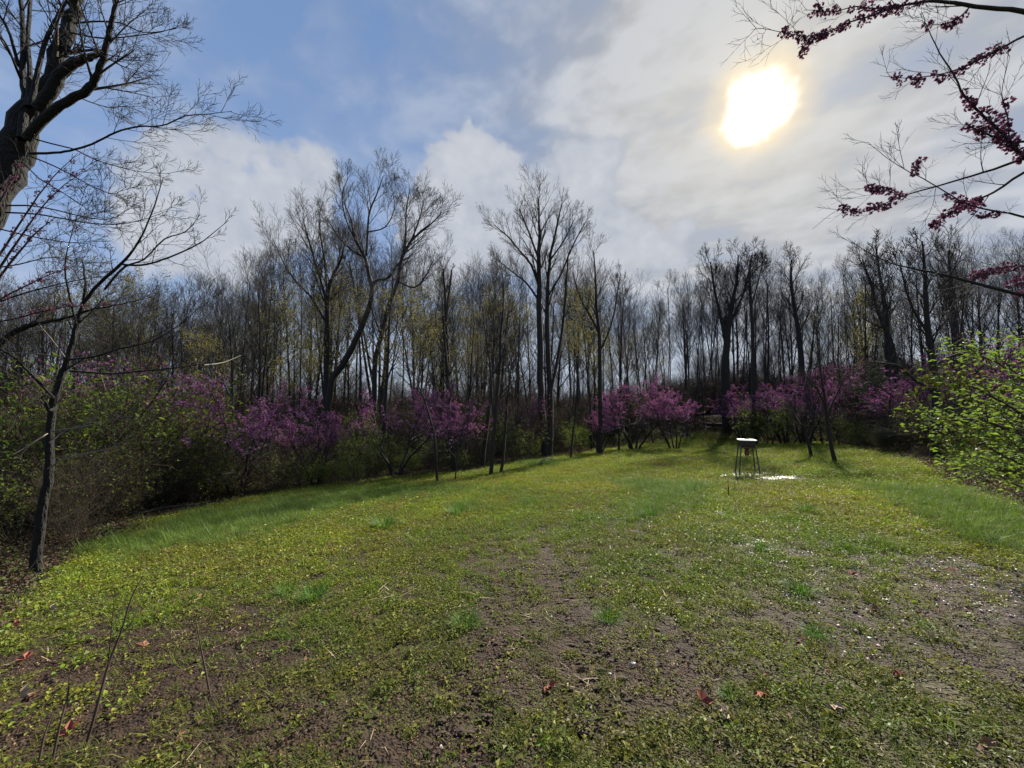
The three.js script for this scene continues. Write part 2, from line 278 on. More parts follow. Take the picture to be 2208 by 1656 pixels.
// ------------------------------------------------------------------ the ground sheet
{
  const pos = [], col = [], uv = [], idx = [], R = [0.35]; while (R[R.length - 1] < 900) R.push(R[R.length - 1] * (R[R.length - 1] < 60 ? 1.034 : 1.12));
  const N = 540;
  const put = (x, z) => {
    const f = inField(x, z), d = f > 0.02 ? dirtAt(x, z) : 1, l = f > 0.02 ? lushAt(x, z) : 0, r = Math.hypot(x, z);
    const rough = r < 16 ? (0.05 * d * fbm(x * 3.1, 6.6, z * 3.1, 3) + 0.02 * fbm(x * 9, 2.6, z * 9, 2)) * (1 - sstep(10, 16, r)) : 0;
    pos.push(x, height(x, z) + rough, z); uv.push(x / 1.7, z / 1.7);
    const w = 0.35 + 0.9 * fbm(x * 0.35, 5.9, z * 0.35, 3), grass = [lerp(0.06, 0.045, l), lerp(0.06, 0.075, l), lerp(0.012, 0.01, l)], dirt = [lerp(0.03, 0.06, w), lerp(0.0165, 0.034, w), lerp(0.009, 0.02, w)], wood = [0.036, 0.022, 0.013];
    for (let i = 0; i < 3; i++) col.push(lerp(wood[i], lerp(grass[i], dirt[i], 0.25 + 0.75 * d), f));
  };
  put(0, 0);
  for (const r of R) for (let k = 0; k < N; k++) { const a = k / N * 2 * Math.PI + (r * 37 % 1) * 0.01; put(Math.sin(a) * r, -Math.cos(a) * r); }
  for (let k = 0; k < N; k++) idx.push(0, 1 + (k + 1) % N, 1 + k);
  for (let j = 1; j < R.length; j++) for (let k = 0; k < N; k++) { const a = 1 + (j - 1) * N + k, b = 1 + (j - 1) * N + (k + 1) % N, c = a + N, e = b + N; idx.push(a, b, c, b, e, c); }
  const g = new THREE.BufferGeometry();
  g.setAttribute('position', new THREE.Float32BufferAttribute(pos, 3)); g.setAttribute('color', new THREE.Float32BufferAttribute(col, 3)); g.setAttribute('uv', new THREE.Float32BufferAttribute(uv, 2));
  g.setIndex(idx); g.computeVertexNormals();
  if (g.attributes.normal.getY(0) < 0) { for (let i = 0; i < idx.length; i += 3) [idx[i + 1], idx[i + 2]] = [idx[i + 2], idx[i + 1]]; g.setIndex(idx); g.computeVertexNormals(); }
  const m = new THREE.Mesh(g, MAT.ground); m.name = 'ground'; m.receiveShadow = true;
  tag(m, 'sloping clearing of worn grass and bare soil ringed by woods', null, null, 'structure'); scene.add(m);
}
// patches of wet soil that shine against the sun: thin sheets just above the ground
function wetPatch(px, py, rx, rz, seed, label) {
  const c = hit(px, py), p = [], idx = [], N = 40, M = 6, uv = [], rnd = rngOf(seed);
  const o = rnd() * 9;
  for (let j = 0; j <= M; j++) for (let k = 0; k < N; k++) { const a = k / N * 6.2832, q = (j / M) * (1 + 1.5 * fbm(Math.cos(a) * 1.9 + o, o, Math.sin(a) * 1.9, 4)), x = c.x + Math.cos(a) * rx * q, z = c.z + Math.sin(a) * rz * q; p.push(x - c.x, height(x, z) + 0.014 - (j === M ? 0.03 : 0) - c.y, z - c.z); uv.push(x / 0.8, z / 0.8); }
  for (let j = 1; j <= M; j++) for (let k = 0; k < N; k++) { const a = (j - 1) * N + k, b = (j - 1) * N + (k + 1) % N; idx.push(a, a + N, b, b, a + N, b + N); }
  const g = new THREE.BufferGeometry(); g.setAttribute('position', new THREE.Float32BufferAttribute(p, 3)); g.setAttribute('uv', new THREE.Float32BufferAttribute(uv, 2)); g.setIndex(idx); g.computeVertexNormals();
  if (g.attributes.normal.getY(N * 2) < 0) { for (let i = 0; i < idx.length; i += 3) [idx[i + 1], idx[i + 2]] = [idx[i + 2], idx[i + 1]]; g.setIndex(idx); g.computeVertexNormals(); }
  const m = new THREE.Mesh(g, MAT.wet_mud); m.name = numbered('wet_ground'); m.position.copy(c); m.receiveShadow = true; tag(m, label, null, null, 'structure'); scene.add(m);
}
wetPatch(1608, 1022, 0.95, 0.6, 11, 'shiny wet bare soil under the legs of the feeder');
wetPatch(1675, 1030, 0.5, 0.35, 5, 'shiny wet soil spilling beside the feeder');
[[1642, 1170, 0.05], [1664, 1188, 0.045], [1692, 1214, 0.035], [1726, 1290, 0.03], [1795, 1056, 0.1], [1770, 1050, 0.09], [1690, 1042, 0.12]].forEach(([x, y, r], i) => wetPatch(x, y, r * 1.6, r, 20 + i, ['small wet gleaming spot along the worn streak', 'thin wet gleam on bare soil beside the worn streak'][i % 2]));

// ------------------------------------------------------------------ woods: the kinds of tree, built once each
const HARD = (o = {}) => [
  { seg: 9, wob: 0.045, up: 0.05, sides: 8, kids: o.limbs ?? 13, from: o.from ?? 0.42, ang: o.ang ?? 0.72, len: o.len ?? 0.36, rad: 0.46, tip: 0.22, rmin: 0.02 },
  { seg: 6, wob: 0.1, up: o.up ?? 0.12, sides: 5, kids: 6, from: 0.22, ang: 0.66, len: 0.5, rad: 0.55, tip: 0.28, rmin: 0.01 },
  { seg: 4, wob: 0.1, up: 0.08, sides: 4, kids: 5, from: 0.15, ang: 0.64, len: 0.58, rad: 0.6, tip: 0.4, rmin: 0.007 },
  { seg: 3, wob: 0.11, up: 0.05, sides: 3, kids: 4, from: 0.15, ang: 0.6, len: 0.6, rad: 0.7, tip: 0.5, rmin: 0.0055 },
  { seg: 2, wob: 0.12, up: 0.04, sides: 3, kids: 0, from: 0.3, ang: 0.6, len: 0.5, rad: 0.7, tip: 0.5 },
];
const budColor = (r) => { const k = r(); return [0.2 + 0.08 * k, 0.18 + 0.07 * k, 0.05]; };
const protos = { tree: [], bud: [], redbud: [], green: [], brush: [], cedar: [] };
function protoTree(seed, o) {
  const rnd = rngOf(seed), a = new Shape3(), b = new Shape3(), f = new Shape3(), g = new THREE.Group();
  const H = 16, r = o.r ?? 0.17;
  const onEnd = o.buds ? (pts, dirs, lv, q) => { if (lv < 3) return; const n = lv === 3 ? 1 : 2; for (let k = 0; k < n; k++) if (q() < o.buds) { const p = pts[1 + Math.floor(q() * (pts.length - 1))]; f.leaf(p, randDir(q), randDir(q), 0.08 + q() * 0.09, 0.07 + q() * 0.05, budColor(q)); } } : null;
  const lean = V((rnd() - 0.5) * 0.14, 1, (rnd() - 0.5) * 0.14).normalize();
  const forks = o.fork ? 2 : 1;
  for (let k = 0; k < forks; k++) { const d = lean.clone(); if (o.fork) { d.x += (k ? -1 : 1) * 0.09; d.z += (k ? 1 : -1) * 0.05; d.normalize(); } grow([a, b], V(0, -0.3, 0), d, H * (0.84 + 0.08 * k), r * (o.fork ? 0.82 : 1), 0, HARD(o), rnd, onEnd); }
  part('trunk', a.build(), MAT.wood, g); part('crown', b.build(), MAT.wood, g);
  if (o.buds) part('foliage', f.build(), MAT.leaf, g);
  const box = new THREE.Box3().setFromObject(g); g.userData.h = box.max.y;
  return g;
}
const named = (g, n) => { g.name = n; return g; };
const TREE_KINDS = [{ limbs: 13 }, { limbs: 11, from: 0.5, len: 0.3 }, { limbs: 14, from: 0.36, ang: 0.8 }, { limbs: 10, from: 0.55, fork: 1, len: 0.28, ang: 0.6 }, { limbs: 12, r: 0.13, from: 0.45, len: 0.3 }, { limbs: 9, r: 0.11, from: 0.5, len: 0.25, ang: 0.6 }, { limbs: 15, r: 0.21, from: 0.38, len: 0.38, ang: 0.78 }, { limbs: 12, from: 0.4, up: 0.2, len: 0.4 }, { limbs: 10, from: 0.3, r: 0.12, len: 0.3, up: 0.18 }, { limbs: 8, r: 0.085, from: 0.5, len: 0.2, ang: 0.6, slim: 1 }, { limbs: 10, r: 0.1, from: 0.36, len: 0.2, ang: 0.75, slim: 1 }, { limbs: 7, r: 0.075, from: 0.55, len: 0.17, ang: 0.55, slim: 1 }, { limbs: 9, r: 0.09, from: 0.42, len: 0.24, ang: 0.6, slim: 1, up: 0.05 }];
TREE_KINDS.forEach((o, i) => protos.tree.push(named(protoTree(100 + i, o), 'bare_tree')));
for (let i = 0; i < 3; i++) protos.bud.push(named(protoTree(140 + i, { limbs: 12, from: 0.32, buds: 0.75, r: 0.14, ang: 0.8 }), 'budding_tree'));

// the silhouette of the woods: highest treetops in the photograph, by column
const SKYLINE = [[-200, 560], [0, 590], [180, 560], [330, 590], [480, 575], [550, 510], [640, 470], [720, 450], [900, 480], [960, 540], [1060, 530], [1200, 540], [1290, 545], [1360, 590], [1440, 590], [1540, 550], [1640, 545], [1700, 570], [1760, 570], [1850, 535], [1960, 545], [2060, 500], [2160, 505], [2400, 480]];
const skyAt = (px) => { for (let i = 1; i < SKYLINE.length; i++) if (px <= SKYLINE[i][0]) return lerp(SKYLINE[i - 1][1], SKYLINE[i][1], (px - SKYLINE[i - 1][0]) / (SKYLINE[i][0] - SKYLINE[i - 1][0])); return 520; };
const bearing = (px) => (px - CX) / F;
{
  const rnd = rngOf(77), spotsTaken = [], lists = { bud: [], bare: [] };
  let made = 0;
  for (let tries = 0; made < 290 && tries < 5000; tries++) {
    const px = -260 + rnd() * 2740, e = edgeAt(bearing(px)), D0 = Math.max(e + 3.5, 19), D = D0 + Math.pow(rnd(), 0.85) * 36, p = onGround(px, D);
    if (px > 1380 && rnd() < 0.12) continue;
    if (spotsTaken.some((q) => q.distanceToSquared(p) < 2.2)) continue;
    spotsTaken.push(p); made++;
    const back = (D - D0) / 36, top = at(px, skyAt(px) - (px > 1350 ? 14 : 4) + rnd() * (24 + 40 * (1 - back)) + (rnd() < 0.2 ? 90 * rnd() : 0), D), H = Math.max(6, top.y - p.y);
    const bud = rnd() < (px < 700 ? 0.2 : px < 1350 ? 0.15 : 0.05), kinds = bud ? protos.bud : protos.tree, proto = kinds[Math.floor((bud ? rnd() : rnd() < 0.42 ? 0.693 + 0.307 * rnd() : 0.69 * rnd()) * kinds.length)];
    const s = H * (bud ? 0.8 : 1) / proto.userData.h, wide = s * clamp(0.8 + rnd() * 0.35, 0, 1.4) * (1 - 0.15 * (px > 1350));
    const t = copyOf(proto, p, rnd() * 6.28, V(wide, s, wide), 'tree', 'tree');
    (bud ? lists.bud : lists.bare).push([t, bud ? 'budding tree' : (back < 0.3 ? 'dark bare tree' : back < 0.65 ? 'bare grey tree' : 'faint far bare tree'), px]);
  }
  // beyond them the woods go on as one mass
  const geos = protos.tree.slice(0, 5).map((g) => mergeGeometries([g.children[0].geometry, g.children[1].geometry])), M = new THREE.Matrix4(), Q = new THREE.Quaternion(), UP = V(0, 1, 0);
  geos.forEach((geo, k) => {
    const m = new THREE.InstancedMesh(geo, MAT.wood, 92); m.name = 'far_woods' + (k ? '_00' + k : ''); m.castShadow = m.receiveShadow = true;
    for (let i = 0; i < 92; i++) { const px = -300 + rnd() * 2800, D = 52 + rnd() * 75, p = onGround(px, D), H = 9 + rnd() * 6, s = H / protos.tree[k].userData.h; M.compose(p, Q.setFromAxisAngle(UP, rnd() * 6.28), V(s * 1.1, s, s * 1.1)); m.setMatrixAt(i, M); }
    tag(m, 'distant bare woods closing the view between the nearer trunks', null, null, 'stuff'); scene.add(m);
  });
  [[232, 26, 543, 1.2], [310, 30, 575, 0.9], [160, 28, 600, 0.9], [665, 30, 650, 0.9], [935, 28, 630, 0.9], [1275, 31, 585, 0.9], [1235, 34, 610, 0.8], [480, 34, 700, 1], [540, 38, 720, 1]].forEach(([px, D, top, w], i) => { const p = onGround(px, D), proto = protos.bud[i % 3], q = (at(px, top, D).y - p.y) / proto.userData.h; lists.bud.push([copyOf(proto, p, i * 1.9, V(q * w, q, q * w), 'tree', 'tree'), i ? 'yellow-green budding tree' : 'largest yellow-green budding tree', px]); });
  labelAll(lists.bud, 'trees coming into yellow-green leaf in the woods'); labelAll(lists.bare, 'bare trees of the woods around the clearing');
}

// ------------------------------------------------------------------ undergrowth kinds
const SHRUB = (o) => o.tangle ? [
  { seg: 6, wob: 0.2, up: 0.04, sides: 4, kids: 9, from: 0.3, ang: 0.95, len: 0.42, rad: 0.55, tip: 0.35, rmin: 0.008 },
  { seg: 5, wob: 0.3, up: 0.0, sides: 3, kids: 7, from: 0.15, ang: 0.9, len: 0.55, rad: 0.65, tip: 0.5, rmin: 0.006 },
  { seg: 4, wob: 0.32, up: 0.02, sides: 3, kids: 0, from: 0.2, ang: 0.7, len: 0.5, rad: 0.7, tip: 0.5 },
] : [
  { seg: 5, wob: 0.14, up: 0.06, sides: 4, kids: o.kids ?? 7, from: 0.2, ang: 0.75, len: 0.5, rad: 0.6, tip: 0.4, rmin: 0.006 },
  { seg: 4, wob: 0.2, up: 0.04, sides: 3, kids: o.kids2 ?? 6, from: 0.15, ang: 0.75, len: 0.5, rad: 0.65, tip: 0.5, rmin: 0.0045 },
  { seg: 3, wob: 0.22, up: 0.02, sides: 3, kids: 0, from: 0.2, ang: 0.7, len: 0.5, rad: 0.7, tip: 0.5 },
];
function protoShrub(seed, o) {                            // many stems from one root, about 3 m tall
  const rnd = rngOf(seed), a = new Shape3(), f = new Shape3(), g = new THREE.Group();
  const onEnd = (pts, dirs, lv, q) => {
    if (lv < 1) return;
    for (let k = 0; k < o.leaves * (lv === 1 ? 1.4 : 1); k++) {
      const i = 1 + Math.floor(q() * (pts.length - 1)), p = pts[i].clone().lerp(pts[i - 1], q()), d = dirs[i].clone().addScaledVector(randDir(q), 1.1).normalize(), c = o.color(q), L = o.size * (0.6 + q() * 0.8);
      if (o.bloom && p.y < 1.35 + 0.5 * q()) continue;
      p.addScaledVector(randDir(q), o.bloom ? 0.035 : 0.07);
      f.leaf(p, d, V((q() - 0.5) * 1.2, 1, (q() - 0.5) * 1.2).normalize(), L, L * o.aspect, c);
    }
  };
  for (let k = 0; k < o.stems; k++) {
    const az = k / o.stems * 6.28 + rnd(), t = o.spread * (0.3 + 0.7 * rnd()), d = V(Math.cos(az) * t, 1, Math.sin(az) * t).normalize();
    grow([a], V(Math.cos(az) * 0.12, -0.1, Math.sin(az) * 0.12), d, 3 * (0.7 + rnd() * 0.35), o.r ?? 0.022, 0, SHRUB(o), rnd, o.leaves ? onEnd : null);
  }
  part('stem', a.build(), MAT[o.wood ?? 'twig_brown'], g);
  g.userData.h = new THREE.Box3().setFromObject(g).max.y;
  if (o.leaves) part(o.bloom ? 'blossom' : 'foliage', f.build(), MAT[o.mat ?? 'leaf'], g, 'stuff');
  return g;
}
const greenLeaf = (a, b) => (q) => { const k = q(), s = 0.75 + 0.5 * q(); return [lerp(a[0], b[0], k) * s, lerp(a[1], b[1], k) * s, lerp(a[2], b[2], k) * s]; };
for (let i = 0; i < 4; i++) protos.green.push(named(protoShrub(200 + i, { stems: 8, spread: 0.75, tangle: i % 2, kids: 8, kids2: 6, leaves: i > 1 ? 2.4 : 1.0, size: 0.095, aspect: 0.62, color: greenLeaf([0.07, 0.14, 0.012], [0.23, 0.28, 0.025]) }), 'green_shrub'));
for (let i = 0; i < 3; i++) protos.brush.push(named(protoShrub(220 + i, { stems: 12, spread: 0.6, kids: 9, kids2: 8, tangle: i % 2, leaves: 0.45, size: 0.06, aspect: 0.5, color: greenLeaf([0.1, 0.08, 0.03], [0.13, 0.14, 0.03]) }), 'brush'));
const pink = (q) => { const k = q(), s = 0.55 + 0.75 * q(); return [lerp(0.21, 0.33, k) * s, lerp(0.054, 0.11, k) * s, lerp(0.165, 0.26, k) * s]; };
for (let i = 0; i < 4; i++) protos.redbud.push(named(protoShrub(240 + i, { stems: 4 + i % 2, spread: 0.62, kids: 12, kids2: 9, leaves: 22, size: 0.05, aspect: 0.85, tangle: 1, color: pink, mat: 'petal', bloom: 1, r: 0.045, wood: 'wood' }), 'redbud_tree'));
protos.faint = []; for (let i = 0; i < 2; i++) protos.faint.push(named(protoShrub(250 + i, { stems: 4, spread: 0.62, kids: 12, kids2: 9, leaves: 4, size: 0.055, aspect: 0.85, tangle: 1, color: pink, mat: 'petal', bloom: 1, r: 0.045, wood: 'twig_brown' }), 'redbud_tree'));
for (let i = 0; i < 2; i++) protos.cedar.push(named(protoShrub(260 + i, { stems: 7, spread: 0.28, kids: 13, kids2: 8, leaves: 7, size: 0.08, aspect: 0.35, color: greenLeaf([0.022, 0.045, 0.02], [0.045, 0.075, 0.028]) }), 'cedar'));
// each: pixel of the middle of the foot, depth or null (foot on the ground where the pixel looks), height in pixels, width factor
function plant(kind, i, px, D, topPx, wide, label, category, group, turn) {
  const p = onGround(px, D), H = at(px, topPx, D).y - p.y, proto = protos[kind][i % protos[kind].length], s = H / proto.userData.h;
  return copyOf(proto, p, turn ?? px * 0.7, V(s * wide, s, s * wide), label, category, group);
}
const RB = 'redbud', rbl = (t) => t + ' magenta flowers';
plant(RB, 0, 520, 12.2, 798, 1.15, 'brightest redbud, full magenta crown before the forked leaning trees', 'redbud');
plant(RB, 1, 690, 14.5, 832, 0.95, 'dimmer redbud between the brightest redbud and the dark green bush', 'redbud');
plant(RB, 2, 855, 16.5, 832, 0.95, 'redbud behind the slim crooked sapling at the edge of the grass', 'redbud');
plant(RB, 3, 985, 17.2, 815, 1.15, 'redbud with deep pink flowers behind the two thin trunks', 'redbud');
plant('faint', 0, 1130, 24, 840, 0.7, 'faint brownish redbud next to the tall twin trees', 'redbud', undefined, 2);
plant(RB, 1, 1290, 27, 848, 0.9, 'small redbud just behind the straight thin sapling', 'redbud', undefined, 1);
plant(RB, 2, 1365, 29, 826, 1.2, 'middle redbud of the three behind the straight thin sapling', 'redbud', undefined, 3);
plant(RB, 3, 1452, 28, 800, 1.1, 'rounded purple redbud where the grass rises toward the fallen log', 'redbud', undefined, 5);
plant(RB, 0, 1612, 38, 822, 1.2, 'purple redbud beside the thick dark trunk above the feeder', 'redbud', undefined, 4);
plant(RB, 1, 1690, 30, 805, 1.7, 'broad redbud above the green bush behind the feeder', 'redbud', undefined, 2.2);
plant(RB, 2, 1768, 31, 786, 0.95, 'tall redbud tip behind the two small trees on the grass', 'redbud', undefined, 6);
plant(RB, 3, 1925, 24, 806, 1.4, 'violet redbud past the dark cedar', 'redbud', undefined, 1.7);
plant('faint', 0, 2040, 21, 728, 1.2, 'dusky redbud behind the dark forked trunk at the thicket', 'redbud', undefined, 0.4);
plant('faint', 1, 60, 11, 715, 0.9, 'redbud half hidden behind the left sapling and shrubs', 'redbud', undefined, 2.9);
plant('faint', 2, 265, 12.5, 745, 1.0, 'pale pink redbud high behind the green shrubs of the thicket', 'redbud', undefined, 3.9);
plant('faint', 3, 410, 13, 830, 0.7, 'thin redbud touching the brightest redbud', 'redbud', undefined, 4.4);
plant(RB, 1, 1598, 34, 828, 1.3, 'hazy redbud right beside the thick dark trunk past the log', 'redbud', undefined, 3.3);
plant(RB, 3, 1732, 29, 800, 1.3, 'redbud between the broad redbud and the tall redbud tip', 'redbud', undefined, 0.9);
plant(RB, 2, 1968, 22, 815, 1.2, 'violet redbud between the cedar and the dark forked trunk', 'redbud', undefined, 2.5);
plant(RB, 0, 2095, 19, 742, 1.1, 'redbud rising above the broad-leaved bush', 'redbud', undefined, 5.1);
const gsl = ['leafy green shrub in the thicket along the lower edge of the clearing', 'shrub', 'green shrubs of the lower thicket'];
[[-60, 6.5, 800], [40, 7.2, 850], [-10, 9, 760], [110, 9.5, 800], [190, 8.5, 815], [270, 9.5, 780], [350, 10.5, 800], [400, 11, 850], [330, 13, 770], [90, 8, 790], [150, 11, 770], [230, 12, 780], [300, 8.6, 930], [210, 7.4, 960], [380, 10, 930], [455, 10.6, 955], [540, 11, 965], [600, 12, 960], [660, 12.6, 965], [720, 13.4, 970], [130, 7.5, 930], [60, 6.2, 985], [-40, 5.5, 1020], [160, 6.9, 1040], [270, 7.6, 1040]].map(([px, D, top], i) => [plant('green', i, px, D + 0.8, top, 1.0, ...gsl), 'leafy green thicket shrub', px]).filter((e, i, all) => i || labelAll([...all], gsl[2]) || 1);
const gsm = ['green shrub between the trunks at the far edge of the clearing', 'shrub', 'green shrubs at the far edge'];
[[820, 18, 930], [880, 19, 945], [940, 20, 930], [1010, 20, 950], [1110, 22, 900], [1140, 23, 930], [1245, 27, 895], [1300, 29, 925], [1340, 33, 930], [1410, 36, 915]].map(([px, D, top], i) => [plant('green', i + 1, px, D, top, 0.9, ...gsm), 'green shrub at the grass edge', px]).filter((e, i, all) => i || labelAll([...all], gsm[2]) || 1);
plant('green', 2, 770, 14.4, 862, 0.75, 'dark green bush with leafy top standing alone between two redbuds', 'shrub');
plant('green', 3, 1655, 29, 838, 1.1, 'round green bush behind the feeder', 'shrub');
plant('cedar', 0, 1860, 26, 772, 0.6, 'dark cedar between the two groups of redbud', 'cedar');
plant('cedar', 1, 1905, 20, 905, 1.3, 'low dark evergreen at the shaded foot of the thicket', 'cedar');
plant('cedar', 1, 1625, 31, 872, 0.9, 'dark evergreen hidden under the green bush behind the feeder', 'cedar');
const gsr = ['dull green shrub at the shaded far corner of the clearing', 'shrub', 'shrubs of the shaded corner'];
[[1730, 27, 900], [1800, 25, 880], [1850, 23, 905], [1950, 19, 900], [1985, 18, 860], [2060, 16, 830], [2120, 13, 860], [2180, 11, 880], [2090, 12, 960], [2160, 9.5, 985], [2230, 8, 960], [2050, 13.4, 1000], [2110, 9.2, 1010], [2180, 7.4, 1030], [2250, 6.4, 1010], [2140, 8.4, 1050], [2080, 10.6, 1020]].map(([px, D, top], i) => [plant(i % 3 ? 'green' : 'brush', i, px, D + 0.6, top, 1.1, ...gsr), i % 3 ? 'dull green shrub' : 'bare brown bush', px]).filter((e, i, all) => i || labelAll([...all], gsr[2]) || 1);
{
  const bs = [], ls = [], rnd = rngOf(31), fill = [], bl = ['bare brown brush filling the woods behind the clearing', 'brush', 'brown brush between the trunks'];
  for (let k = 0; k < 185; k++) {
    const px = k < 150 ? -150 + k / 150 * 2500 + rnd() * 30 : 120 + rnd() * 420, e = edgeAt(bearing(px)), D = Math.max(e + 1.2, 9) + rnd() * rnd() * 22 + (px > 1480 && px < 1560 ? 5 : 0), low = D < e + 5.5, top = low ? lerp(Math.min(EDGEPX(px) - 25, 985), 905, rnd() * 0.9) : 815 + rnd() * 75;
    bs.push([plant('brush', k, px, D, top, 1.1 + rnd() * 0.5, ...bl, rnd() * 6), D > edgeAt(bearing(px)) + 8 ? 'deep brown brush' : 'bare brown brush', px]);
  }
  for (let k = 0; k < 15; k++) { const px = 150 + k * 24 + rnd() * 14, D = edgeAt(bearing(px)) + 0.8 + rnd() * 2.2; bs.push([plant('brush', k, px, D, lerp(900, EDGEPX(px) - 40, rnd()), 0.9 + rnd() * 0.4, ...bl, rnd() * 6), 'front brown brush', px]); }
  labelAll(bs, bl[2]);
  const g = mergeGeometries([protos.brush[0].children[0].geometry, protos.brush[1].children[0].geometry]), M = new THREE.Matrix4(), m = new THREE.InstancedMesh(g, MAT.twig_brown, 900), Q = new THREE.Quaternion(), UP = V(0, 1, 0);
  for (let i = 0; i < 900; i++) { const px = -300 + rnd() * 2800, D = Math.max(edgeAt(bearing(px)) + 14, 24) + rnd() * 60, s = 0.9 + rnd() * rnd() * 0.9 + 0.3; M.compose(onGround(px, D), Q.setFromAxisAngle(UP, rnd() * 6.28), V(s * 1.5, s, s * 1.5)); m.setMatrixAt(i, M); }
  m.name = 'undergrowth'; m.castShadow = m.receiveShadow = true; tag(m, 'brown tangle of undergrowth on the floor of the distant woods', null, null, 'stuff'); scene.add(m);
  const gl = ['low green shrub scattered on the floor of the woods', 'shrub', 'low shrubs on the woodland floor'];
  for (let k = 0; k < 60; k++) { const px = -100 + rnd() * 2400, e = edgeAt(bearing(px)), D = Math.max(e + 1, 9) + rnd() * rnd() * 16; ls.push([plant('green', k, px, D, D < e + 6 ? lerp(Math.min(EDGEPX(px) - 30, 1000), 920, rnd() * 0.8) : lerp(872, 940, rnd()), 1.2, ...gl, rnd() * 6), 'low green shrub', px]); }
  labelAll(ls, gl[2]);
}

// ------------------------------------------------------------------ trees drawn from the photograph one by one
// stems: lists of [px, py, radius in px]; dz moves the far end of a stem toward (-) or away from the eye
const TWIG = (o) => [
  { seg: 1, wob: 0, up: 0, sides: 5, kids: o.n ?? 8, from: o.from ?? 0.25, ang: o.ang ?? 0.75, len: o.len ?? 0.5, rad: 0.42, tip: 0.3, rmin: o.rmin ?? 0.01, slim: 0.45 },
  { seg: 6, wob: o.wob ?? 0.08, up: (o.up ?? 0.12) * 0.8, sides: 4, kids: o.k2 ?? 6, from: 0.18, ang: 0.6, len: 0.52, rad: 0.6, tip: 0.35, rmin: (o.rmin ?? 0.01) * 0.8 },
  { seg: 4, wob: 0.09, up: 0.05, sides: 3, kids: o.k3 ?? 5, from: 0.15, ang: 0.58, len: 0.6, rad: 0.7, tip: 0.4, rmin: (o.rmin ?? 0.01) * 0.65 },
  { seg: 3, wob: 0.1, up: 0.04, sides: 3, kids: o.k4 ?? 3, from: 0.2, ang: 0.55, len: 0.6, rad: 0.7, tip: 0.5, rmin: (o.rmin ?? 0.01) * 0.55 },
  { seg: 2, wob: 0.1, up: 0.03, sides: 3, kids: 0, from: 0.2, ang: 0.6, len: 0.5, rad: 0.7, tip: 0.5 },
];
function traced(name, label, D, stems, o = {}) {
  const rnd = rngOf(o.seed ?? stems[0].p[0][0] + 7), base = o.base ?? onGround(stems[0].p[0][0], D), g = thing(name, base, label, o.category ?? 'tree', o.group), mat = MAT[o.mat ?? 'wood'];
  stems.forEach((s, j) => {
    const n = s.p.length - 1, z0 = s.z0 ?? 0, dz = s.dz ?? (j ? (rnd() - 0.5) * 1.6 : 0);
    let pts = s.p.map(([x, y], k) => at(x, y, D + z0 + dz * k / n).sub(base)); const rad = s.p.map(([, , r], k) => Math.max(0.0012, r * (o.rs ?? 0.58) / F * (D + z0 + dz * k / n)));
    if (!j && !o.hung) { pts[0].set(pts[0].x, -0.15, pts[0].z); pts[0].x = 0; pts[0].z = 0; }
    const curve = new THREE.CatmullRomCurve3(pts, false, 'centripetal'), m = Math.max(4, n * (o.fine ?? 3)), P = [], R = [], Dd = [];
    for (let k = 0; k <= m; k++) { const t = k / m, i = Math.min(n - 1, Math.floor(t * n)), q = curve.getPoint(t); const wv = rad[0] * (o.gnarl ?? 0.2) * (k && k < m ? 1 : 0); q.x += (rnd() - 0.5) * wv; q.y += (rnd() - 0.5) * wv; q.z += (rnd() - 0.5) * wv; P.push(q); R.push(lerp(rad[i], rad[i + 1], t * n - i)); Dd.push(curve.getTangent(t)); }
    const wood = new Shape3(), fine = new Shape3();
    wood.tube(P, R, o.sides ?? 8);
    const tw = s.tw === 0 ? null : { ...(o.tw ?? {}), ...(s.tw ?? {}) };
    const twigs = tw ? TWIG(tw) : null;
    if (twigs) bear([fine], P, Dd, R, tw.L ?? curve.getLength(), 0, twigs, rnd, null);
    const limb = part(j ? (s.name ?? 'limb') : (o.first ?? 'trunk'), wood.build(), s.mat ? MAT[s.mat] : mat, g);
    if (fine.p.length) part('twig', fine.build(), MAT[o.twigMat ?? (o.mat === 'near_bark' ? 'wood' : o.mat) ?? 'wood'], limb, 'stuff');
    s.curve = curve; s.limb = limb;
  });
  return { g, base, stems };
}
const big = { rs: 0.52, tw: { n: 12, from: 0.3, len: 0.58, ang: 0.72, up: 0.1, rmin: 0.0095, k2: 6, k3: 5, k4: 3 } };
traced('forked_tree', 'leaning bare tree with dark trunk forking into two tall fans of branches', 22, [
  { p: [[700, 900, 15], [716, 819, 14], [737, 789, 14], [767, 734, 13], [792, 674, 12], [803, 631, 10], [794, 589, 8], [788, 555, 7], [767, 520, 5], [758, 478, 4], [741, 435, 2]], tw: { n: 12, from: 0.55, L: 3.6 } },
  { p: [[803, 631, 7], [809, 606, 6], [836, 600, 5], [858, 570, 4], [885, 552, 2.5]], tw: { L: 2.6, n: 6 } },
  { p: [[790, 550, 5], [793, 500, 4.5], [797, 457, 4], [812, 420, 3], [826, 380, 1.5]], tw: { L: 3.4, n: 11 } },
  { p: [[788, 555, 4], [760, 540, 3.5], [730, 510, 3], [705, 470, 1.5]], tw: { L: 2.6, n: 8 } },
  { p: [[767, 520, 3.5], [745, 470, 3], [738, 420, 2.5], [750, 385, 1.5]], tw: { L: 2.6, n: 9 } },
  { p: [[795, 500, 3], [830, 490, 2.5], [850, 450, 2], [845, 400, 1]], tw: { L: 2.6, n: 8 } },
], big);
